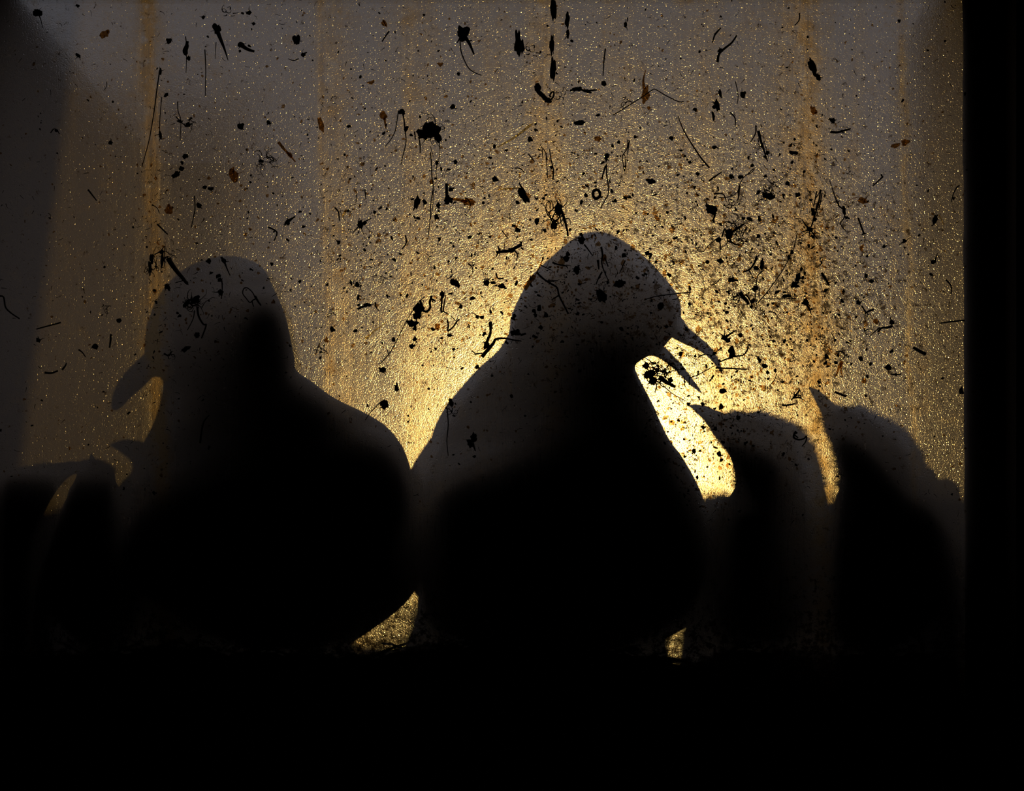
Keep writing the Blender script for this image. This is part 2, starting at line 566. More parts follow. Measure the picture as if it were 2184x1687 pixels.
# --- large bird with its head turned aside and a blunt closed bill
b1 = bird_root('bird', 560, 0.05, 'large dark bird with smooth round head and blunt closed bill pointing down', 'birds behind the grimy pane')
st = rows([(546, 470, 502, .066, .004, .008), (551, 447, 522, .065, .013, .012), (563, 412, 551, .062, .020, .018), (580, 385, 567, .059, .024, .022),
           (600, 362, 577, .056, .026, .025), (625, 342, 588, .048, .028, .028), (655, 326, 602, .044, .029, .029), (690, 314, 613, .042, .030, .029),
           (730, 308, 621, .041, .030, .028), (765, 310, 628, .041, .030, .027), (790, 326, 632, .042, .030, .026), (812, 346, 662, .052, .031, .034),
           (848, 343, 712, .058, .034, .040), (880, 335, 777, .058, .037, .034), (907, 325, 821, .053, .039, .020), (945, 306, 854, .049, .041, .018),
           (987, 292, 872, .048, .043, .014), (1040, 262, 884, .047, .0435, .008), (1110, 236, 888, .047, .0435, 0), (1190, 240, 889, .047, .0435, 0),
           (1255, 268, 886, .046, .042, 0), (1300, 310, 850, .046, .040, 0), (1345, 370, 790, .045, .034, 0), (1378, 440, 735, .045, .026, 0), (1400, 520, 660, .045, .012, 0)])
bm = bmesh.new(); loft(bm, st, 90, 56)
child(b1, 'body', bm, M['feather'])
part_loft(b1, 'beak', [(350, 742, 356, 812, .068, .010, 0), (318, 746, 346, 806, .070, .009, 0), (300, 762, 326, 805, .072, .0075, 0), (281, 780, 310, 821, .073, .0065, 0), (263, 799, 290, 838, .074, .006, 0),
                       (249, 820, 274, 853, .075, .0048, 0), (241, 840, 262, 866, .075, .0036, 0), (237, 860, 252, 873, .075, .002, 0), (239, 873, 245, 876, .075, .0008, 0)], M['beak'])
eye(b1, 372, 682, .098)
part_loft(b1, 'wing', [(760, 905, 800, 925, .070, .004, 0), (640, 960, 846, 985, .075, .008, 0), (600, 1050, 870, 1080, .080, .010, 0), (620, 1150, 860, 1180, .084, .010, 0),
                       (680, 1240, 800, 1265, .086, .007, 0), (740, 1300, 760, 1310, .088, .003, 0)], M['wing'])
part_loft(b1, 'tail', [(480, 1240, 640, 1240, .085, .006, 0), (490, 1300, 630, 1300, .105, .005, 0), (500, 1345, 620, 1345, .125, .003, 0), (520, 1365, 600, 1365, .135, .001, 0)], M['wing'])
leg(b1, 520, .040, 1370); leg(b1, 650, .042, 1370)

# --- large bird with its bill wide open
b2 = bird_root('bird', 1180, 0.06, 'largest dark bird with its hooked bill wide open', 'birds behind the grimy pane')
st = rows([(494, 1258, 1284, .088, .004, 0), (499, 1240, 1304, .087, .013, 0), (514, 1214, 1331, .084, .023, 0), (545, 1178, 1373, .078, .031, 0), (585, 1136, 1412, .060, .034, 0),
           (631, 1109, 1446, .047, .035, .002), (674, 1090, 1453, .041, .035, .004), (709, 1085, 1440, .040, .035, .006), (743, 1066, 1412, .040, .035, .010), (758, 1051, 1385, .041, .035, .013),
           (778, 1028, 1356, .042, .036, .016), (800, 1006, 1360, .044, .037, .019), (833, 977, 1377, .048, .039, .022), (868, 949, 1395, .050, .042, .024), (905, 929, 1411, .051, .044, .025),
           (940, 917, 1429, .052, .045, .025), (970, 908, 1452, .052, .046, .017), (1013, 897, 1478, .053, .0475, .006), (1063, 892, 1500, .054, .049, .002), (1130, 891, 1512, .055, .050, .004),
           (1210, 891, 1512, .055, .050, .002), (1270, 891, 1500, .055, .049, .002), (1330, 893, 1470, .054, .046, .002), (1372, 930, 1400, .053, .036, 0), (1400, 1010, 1330, .052, .024, 0), (1415, 1090, 1260, .052, .010, 0)])
bm = bmesh.new(); loft(bm, st, 90, 56)
child(b2, 'body', bm, M['feather'])
part_loft(b2, 'upper_beak', [(1425, 650, 1385, 708, .047, .014, 0), (1453, 676, 1402, 710, .047, .012, 0), (1468, 698, 1425, 716, .047, .009, 0), (1484, 712, 1449, 729, .047, .0075, 0), (1503, 728, 1478, 742, .047, .006, 0),
                             (1519, 744, 1503, 756, .047, .005, 0), (1531, 762, 1520, 772, .047, .004, 0), (1538, 780, 1531, 786, .047, .0025, 0), (1542, 798, 1540, 799, .047, .0008, 0)], M['beak'])
part_loft(b2, 'lower_beak', [(1395, 700, 1345, 775, .046, .013, 0), (1402, 722, 1370, 762, .046, .011, 0), (1420, 741, 1394, 760, .046, .008, 0), (1440, 762, 1416, 771, .046, .0065, 0), (1460, 784, 1441, 791, .046, .005, 0),
                             (1480, 811, 1466, 816, .046, .0038, 0), (1492, 828, 1484, 831, .046, .0022, 0), (1499, 840, 1498, 841, .046, .0008, 0)], M['beak'])
eye(b2, 1395, 636, .085)
part_loft(b2, 'wing', [(950, 890, 1010, 880, .080, .005, 0), (876, 1000, 1080, 980, .094, .009, 0), (862, 1090, 1120, 1075, .100, .011, 0), (858, 1180, 1130, 1170, .103, .011, 0),
                       (874, 1250, 1090, 1250, .105, .008, 0), (930, 1320, 1010, 1322, .108, .003, 0)], M['wing'])
part_loft(b2, 'wing', [(1360, 900, 1400, 920, .085, .004, 0), (1260, 980, 1445, 1010, .096, .009, 0), (1230, 1080, 1490, 1100, .102, .011, 0), (1240, 1180, 1500, 1200, .104, .011, 0),
                       (1300, 1280, 1450, 1290, .106, .008, 0), (1350, 1340, 1390, 1345, .108, .003, 0)], M['wing'])
part_loft(b2, 'tail', [(1110, 1250, 1270, 1250, .100, .006, 0), (1115, 1310, 1265, 1310, .120, .005, 0), (1125, 1360, 1255, 1360, .140, .003, 0), (1140, 1380, 1240, 1380, .150, .001, 0)], M['wing'])
leg(b2, 1130, .046, 1385, 1.1, .003); leg(b2, 1260, .048, 1385, 1.1, .003)

# --- smaller birds: downy, bills raised
def chick(x, d, label, body, beak, wing, legs, eyes, fl=2.2, seed=1, nb=2600, blen=.0036, keep=None):
    r = bird_root('bird', x, d, label, 'birds behind the grimy pane')
    bm = bmesh.new(); loft(bm, body, 60, 40, fl, seed)
    child(r, 'body', bm, M['down'])
    part_loft(r, 'beak', beak, M['beak'], 20, 16)
    down(r, body, blen, nb, seed, M['down'], keep)
    if wing: part_loft(r, 'wing', wing, M['wing'])
    for lx, ld, ly in legs: leg(r, lx, ld, ly, 0.8, .0022)
    if eyes: eye(r, *eyes, r=.002)
    return r

b3 = chick(1640, .10, 'small downy bird with short hooked bill raised towards the open-billed bird',
      rows([(884, 1578, 1612, .066, .008, 0), (890, 1552, 1640, .066, .016, 0), (903, 1529, 1678, .062, .024, -.014), (920, 1524, 1708, .056, .032, -.022), (946, 1538, 1728, .056, .040, -.030), (976, 1559, 1743, .060, .048, -.036),
            (1028, 1569, 1756, .070, .058, -.034), (1058, 1556, 1764, .074, .060, -.026), (1090, 1522, 1768, .071, .063, -.022), (1150, 1518, 1768, .070, .065, -.018), (1230, 1518, 1768, .070, .066, -.018), (1310, 1524, 1764, .070, .058, -.014),
            (1365, 1534, 1740, .072, .042, -.008), (1395, 1580, 1690, .074, .022, 0)]),
      [(1560, 893, 1528, 938, .066, .012, 0), (1543, 880, 1519, 921, .066, .0095, 0), (1524, 873, 1508, 907, .065, .0075, 0), (1506, 865, 1497, 893, .064, .0055, 0), (1490, 862, 1486, 882, .064, .0038, 0), (1476, 862, 1477, 873, .064, .002, 0), (1468, 864, 1469, 867, .064, .0008, 0)],
      [(1600, 1060, 1740, 1060, .150, .006, 0), (1560, 1160, 1760, 1160, .168, .009, 0), (1580, 1260, 1740, 1260, .170, .007, 0), (1640, 1320, 1690, 1320, .172, .003, 0)],
      [(1590, .074, 1375), (1690, .076, 1375)], (1580, 903, .086), seed=3, nb=12000, blen=.0062, keep=lambda x, y: y < 1040)
b4 = chick(1880, .06, 'small downy bird with sharp bill pointing up beside the dark batten',
      rows([(874, 1795, 1822, .052, .006, 0), (879, 1780, 1840, .051, .014, 0), (892, 1764, 1870, .050, .021, 0), (907, 1764, 1902, .044, .026, -.016), (925, 1768, 1930, .044, .030, -.022), (958, 1779, 1958, .046, .033, -.026),
            (987, 1788, 1970, .047, .035, -.028), (1014, 1792, 1981, .048, .037, -.028), (1041, 1790, 1992, .048, .039, -.024), (1075, 1780, 2022, .047, .041, -.012), (1150, 1774, 2044, .048, .043, -.012), (1240, 1774, 2046, .048, .043, -.012), (1320, 1776, 2036, .047, .041, -.012),
            (1375, 1800, 1960, .046, .032, 0), (1408, 1850, 1910, .046, .014, 0)]),
      [(1815, 874, 1763, 915, .050, .012, 0), (1794, 871, 1757, 893, .049, .009, 0), (1776, 858, 1749, 876, .048, .007, 0), (1760, 844, 1742, 862, .048, .0052, 0), (1746, 832, 1734, 846, .047, .0035, 0), (1734, 827, 1728, 834, .047, .002, 0), (1726, 825, 1725, 828, .047, .0008, 0)],
      [(1880, 1000, 1990, 1000, .080, .005, 0), (1840, 1100, 2030, 1100, .090, .008, 0), (1850, 1220, 2020, 1220, .093, .007, 0), (1900, 1310, 1970, 1310, .095, .003, 0)],
      [(1840, .046, 1380), (1930, .048, 1380)], (1815, 893, .072), seed=4, nb=12000, blen=.0062, keep=lambda x, y: y < 1040)
b5 = chick(300, .15, 'small bird with short bill level below the blunt-billed bird\'s throat',
      rows([(937, 264, 280, .112, .004, 0), (941, 254, 300, .113, .010, 0), (950, 250, 330, .114, .015, 0), (962, 254, 352, .116, .018, 0), (972, 266, 365, .118, .020, 0), (985, 279, 376, .120, .022, 0),
            (1005, 280, 385, .124, .025, 0), (1040, 250, 410, .130, .032, 0), (1100, 215, 440, .137, .040, 0), (1180, 190, 455, .140, .044, 0), (1280, 200, 440, .140, .044, 0), (1350, 240, 400, .139, .036, 0), (1395, 290, 350, .138, .014, 0)]),
      [(262, 940, 264, 968, .112, .008, 0), (255, 940, 256, 964, .112, .007, 0), (247, 942, 248, 959, .112, .005, 0), (240, 945, 241, 954, .112, .003, 0), (233, 949, 234, 951, .112, .0008, 0)],
      [(300, 1060, 400, 1060, .172, .005, 0), (270, 1150, 420, 1150, .186, .007, 0), (310, 1290, 390, 1290, .190, .003, 0)],
      [(280, .136, 1370), (360, .138, 1370)], (272, 949, .100), fl=1.0, seed=5, nb=700, blen=.002, keep=lambda x, y: y > 990)
b6 = chick(190, .06, 'small bird half hidden with just its bill tip raised from the dark huddle',
      rows([(984, 186, 204, .028, .004, 0), (990, 178, 226, .026, .010, 0), (1002, 170, 240, .024, .017, 0), (1020, 161, 246, .026, .022, -.006), (1050, 146, 256, .031, .027, -.012), (1080, 134, 264, .036, .031, -.014), (1112, 122, 268, .041, .036, -.012),
            (1150, 106, 258, .045, .041, -.006), (1220, 84, 250, .047, .044, 0), (1300, 84, 250, .047, .044, 0), (1360, 110, 235, .046, .034, 0), (1400, 150, 200, .045, .014, 0)]),
      [(187, 992, 212, 996, .028, .007, 0), (189, 982, 207, 985, .028, .005, 0), (191, 975, 202, 977, .028, .0035, 0), (193, 970, 198, 971, .028, .002, 0), (195, 966, 196, 966, .028, .0008, 0)],
      None, [(140, .044, 1370), (200, .046, 1370)], (205, 1003, .042), fl=1.5, seed=6, nb=4000, blen=.003, keep=lambda x, y: y < 1012)
b7 = chick(40, .14, 'small hunched bird with its low rounded back nearest the shadowed pane edge',
      rows([(984, 150, 178, .068, .004, 0), (989, 108, 184, .066, .010, 0), (998, 56, 180, .060, .019, -.006), (1008, 4, 168, .052, .030, -.010), (1018, 4, 146, .048, .037, -.008), (1045, 4, 122, .046, .041, .004), (1080, 4, 101, .047, .043, 0), (1116, 4, 86, .047, .043, 0),
            (1180, 4, 70, .047, .043, 0), (1280, 4, 66, .047, .043, 0), (1350, 4, 56, .047, .034, 0), (1400, 12, 40, .047, .012, 0)]),
      [(160, 985, 165, 1000, .070, .006, 0), (174, 983, 176, 993, .070, .004, 0), (183, 983, 184, 989, .070, .0025, 0), (189, 984, 190, 986, .070, .0008, 0)],
      None, [(18, .047, 1370), (44, .049, 1370)], None, fl=1.5, seed=7, nb=5000, blen=.004, keep=lambda x, y: y < 1014 and x < 110)
b8 = chick(2010, .14, 'small bird showing only the crown of its head beside the dark batten',
      rows([(1026, 1996, 2014, .110, .004, 0), (1030, 1982, 2028, .110, .012, 0), (1040, 1966, 2042, .111, .020, 0), (1055, 1955, 2049, .113, .025, 0), (1090, 1945, 2051, .118, .030, 0), (1150, 1935, 2051, .124, .036, 0), (1230, 1930, 2051, .126, .038, 0),
            (1320, 1936, 2050, .126, .036, 0), (1380, 1955, 2040, .125, .026, 0), (1408, 1985, 2015, .124, .01, 0)]),
      [(1966, 1062, 1962, 1090, .114, .008, 0), (1950, 1066, 1948, 1084, .114, .005, 0), (1932, 1076, 1931, 1080, .114, .0015, 0)],
      None, [(1980, .122, 1380), (2025, .124, 1380)], None, fl=0.8, seed=8, nb=5000, blen=.003, keep=lambda x, y: y < 1046)
# ------------------------------------------------------------------ trodden litter on the ledge: low against the pane, plus an added bank behind the birds that blocks the sun
def knots(x, pts):
    for (a, ya), (b, yb) in zip(pts, pts[1:]):
        if x <= b:
            f = min(max((x - a) / (b - a), 0), 1)
            f = f * f * (3 - 2 * f)
            return ya + (yb - ya) * f
    return pts[-1][1]
FRONT_TOP = [(-110, 1392), (150, 1405), (420, 1392), (700, 1402), (790, 1408), (880, 1388), (1000, 1378), (1180, 1392), (1360, 1398), (1440, 1432), (1560, 1398), (1680, 1402), (1760, 1408), (1900, 1405), (2170, 1405)]
SUN_BANK_TOP = [(-140, 1112), (380, 1095), (640, 1130), (730, 1260), (760, 1395), (845, 1400), (915, 1240), (980, 1120), (1340, 1120), (1405, 1280), (1424, 1370), (1434, 1425), (1446, 1425), (1454, 1350), (1478, 1110), (1506, 1064), (1560, 1066), (1660, 1080), (2170, 1075)]  # outline of the added bank, shaped to stop sun between the birds
def litter_height(x, d):
    f = pz(knots(x, FRONT_TOP)) - LEDGE
    b = pz(knots(x - d * TA / S, SUN_BANK_TOP)) + d * TE - LEDGE
    t = min(max((d - 0.225) / 0.07, 0), 1); t = t * t * (3 - 2 * t)
    e = min(max((0.56 - d) / 0.10, 0), 1); e = e * e * (3 - 2 * e)
    n = noise.noise(Vector((x * 0.02, d * 90, 1.7))) * 0.0030 + noise.noise(Vector((x * 0.07, d * 300, 5.1))) * 0.0015
    if d < 0.215:                     # a low ridge pressed against the pane, then the worn hollow the birds stand in
        k = min(max((d - 0.006) / 0.012, 0), 1); k = 1 - k * k * (3 - 2 * k)
        h = (f + n) * k + 0.0012 * (1 - k) + abs(n) * 0.3 * (1 - k)
    else:
        h = max(b * t * e + n * t, 0.0012)
    return LEDGE + 0.0006 + max(h, 0.0004)
bm = bmesh.new()
GX, GD = 260, 90
grid = []
for j in range(GD + 1):
    d = 0.0032 + (0.56 - 0.0032) * (j / GD) ** 1.5
    row = []
    for i in range(GX + 1):
        x = -5 + (2045 + 240 * min(max((d - 0.205) / 0.01, 0), 1) + 5) * i / GX
        row.append(bm.verts.new((px(x), d, litter_height(x, d))))
    grid.append(row)
for j in range(GD):
    for i in range(GX):
        bm.faces.new((grid[j][i], grid[j][i + 1], grid[j + 1][i + 1], grid[j + 1][i]))
# close it down to the ledge so it is a solid heap
rim = [grid[0][i] for i in range(GX + 1)] + [grid[j][GX] for j in range(1, GD + 1)] + [grid[GD][i] for i in range(GX - 1, -1, -1)] + [grid[j][0] for j in range(GD - 1, 0, -1)]
low = [bm.verts.new((v.co.x, v.co.y, LEDGE + 0.0003)) for v in rim]
for i in range(len(rim)):
    k = (i + 1) % len(rim)
    bm.faces.new((rim[k], rim[i], low[i], low[k]))
rr = random.Random(21)
for _ in range(900):                 # chopped straw lying in and on it
    x = rr.uniform(40, 1980)
    d = rr.choice((rr.uniform(0.005, 0.014), rr.uniform(0.22, 0.4)))
    z = litter_height(x, d)
    a = rr.uniform(0, PI); l = rr.uniform(0.006, 0.022)
    up = rr.uniform(-0.1, 0.35)
    p = Vector((px(x), d, z - 0.0005))
    q = p + Vector((math.cos(a) * l, math.sin(a) * l * (0.25 if d < 0.1 else 1), up * l))
    q.y = max(q.y, 0.0045) if d > 0.1 else min(max(q.y, 0.0045), 0.014)
    m_ = (p + q) / 2 + Vector((0, 0, rr.uniform(0, 0.0015)))
    tube(bm, [p, m_, q], [0.0005, 0.00055, 0.0004], 4, 4)
tag(obj('straw_litter', bm, M['litter']), 'dark trodden straw litter under the huddled birds with an added sun-blocking bank behind', 'litter', kind='stuff')
# ------------------------------------------------------------------ bits of mud, straw, root and leaf dried onto the room side of the pane
def on_pane(x, y, lift=0.0):
    return Vector((px(x), -lift, pz(y)))

def clod(bm, x, y, rx, ry, ang=0.0, seed=0, jag=0.5, thick=0.55):
    """ragged flattened lump, ang in degrees anticlockwise on the pane"""
    res = bmesh.ops.create_icosphere(bm, subdivisions=3 if max(rx, ry) > 7 else 2, radius=1.0)
    a = math.radians(ang); ca, sa = math.cos(a), math.sin(a)
    th = min(rx, ry) * thick * S
    for v in res['verts']:
        c = v.co
        f = 1 + jag * noise.noise(Vector((c.x * 1.3 + seed * 7.1, c.y * 1.3, c.z * 1.3))) * 1.5 + jag * 0.7 * noise.noise(Vector((c.x * 4 + seed * 3.3, c.y * 4, c.z * 4)))
        u = c.x * rx * f; w_ = c.z * ry * f
        v.co = Vector((px(x) + (u * ca - w_ * sa) * S, -th * 0.75 + c.y * th * f, pz(y) + (u * sa + w_ * ca) * S))
        v.co.y = min(v.co.y, 0.0002)
    rr = random.Random(seed * 13 + 1)
    for _ in range(rr.randint(0, 2) if max(rx, ry) > 5 else 0):          # stray fibres caught in the mud
        t = rr.uniform(0, 2 * PI); l = rr.uniform(.5, 1.1) * min(max(rx, ry), 9) + 2
        u, w_ = math.cos(t) * rx * .7, math.sin(t) * ry * .7
        x0, y0 = x + u * ca - w_ * sa, y - (u * sa + w_ * ca)
        t += rr.uniform(-.6, .6) + a
        strand(bm, [(x0, y0), (x0 + math.cos(t) * l * .6 + rr.uniform(-2, 2), y0 - math.sin(t) * l * .6), (x0 + math.cos(t) * l, y0 - math.sin(t) * l + rr.uniform(-3, 3))], rr.uniform(.6, 1.3), .4, 0, 4)

def strand(bm, pts, r0, r1=None, lift=0.0, sides=5):
    r1 = r0 if r1 is None else r1
    n = len(pts)
    rad = [(r0 + (r1 - r0) * i / max(n - 1, 1)) * S for i in range(n)]
    tube(bm, [on_pane(x, y, max(r0, r1) * S * 0.8 + lift) for x, y in pts], rad, sides)

def flake(bm, x, y, rx, ry, ang=0.0, seed=0, jag=0.3):
    """thin torn scrap, slightly cupped"""
    a = math.radians(ang); ca, sa = math.cos(a), math.sin(a)
    n = 22
    top, bot = [], []
    for k in range(n):
        t = 2 * PI * k / n
        f = 1 + jag * noise.noise(Vector((math.cos(t) * 1.6 + seed * 5.7, math.sin(t) * 1.6, 0.3))) * 1.6 + jag * 0.6 * noise.noise(Vector((math.cos(t) * 5 + seed, math.sin(t) * 5, 2.3)))
        u, w_ = math.cos(t) * rx * f, math.sin(t) * ry * f
        p = Vector((px(x) + (u * ca - w_ * sa) * S, 0, pz(y) + (u * sa + w_ * ca) * S))
        top.append(bm.verts.new(p + Vector((0, -0.00030 - 0.00015 * math.cos(2 * t), 0))))
        bot.append(bm.verts.new(p + Vector((0, 0.0001, 0))))
    c1 = bm.verts.new(on_pane(x, y, 0.0006)); c0 = bm.verts.new(on_pane(x, y, -0.0001))
    for k in range(n):
        j = (k + 1) % n
        bm.faces.new((top[k], top[j], c1)); bm.faces.new((bot[j], bot[k], c0)); bm.faces.new((bot[k], bot[j], top[j], top[k]))

def tangle(bm, x, y, R, count, r, seed, squash=1.0):
    rr = random.Random(seed)
    for _ in range(count):
        a = rr.uniform(0, 2 * PI)
        p = [(x + rr.uniform(-.75, .75) * R, y + rr.uniform(-.75, .75) * R * squash)]
        bend = rr.choice((-1, 1)) * rr.uniform(.2, 1.3)
        for _k in range(rr.randint(2, 5)):
            a += bend + rr.uniform(-.5, .5)
            l = R * rr.uniform(.2, .5)
            p.append((p[-1][0] + math.cos(a) * l, p[-1][1] + math.sin(a) * l * squash))
        strand(bm, p, r * rr.uniform(.7, 1.2), r * .4, rr.uniform(0, .0004), 4)

KIND = {'clod': ('mud_clod', 'mud clod', 'mud'), 'straw': ('straw_stalk', 'straw', 'root'), 'root': ('root_tangle', 'root', 'root'), 'leaf': ('leaf_scrap', 'leaf', 'leaf'),
        'twig': ('twig', 'twig', 'root'), 'seed': ('seed_husk', 'seed', 'mud'), 'pale': ('straw_stalk', 'straw', 'straw')}

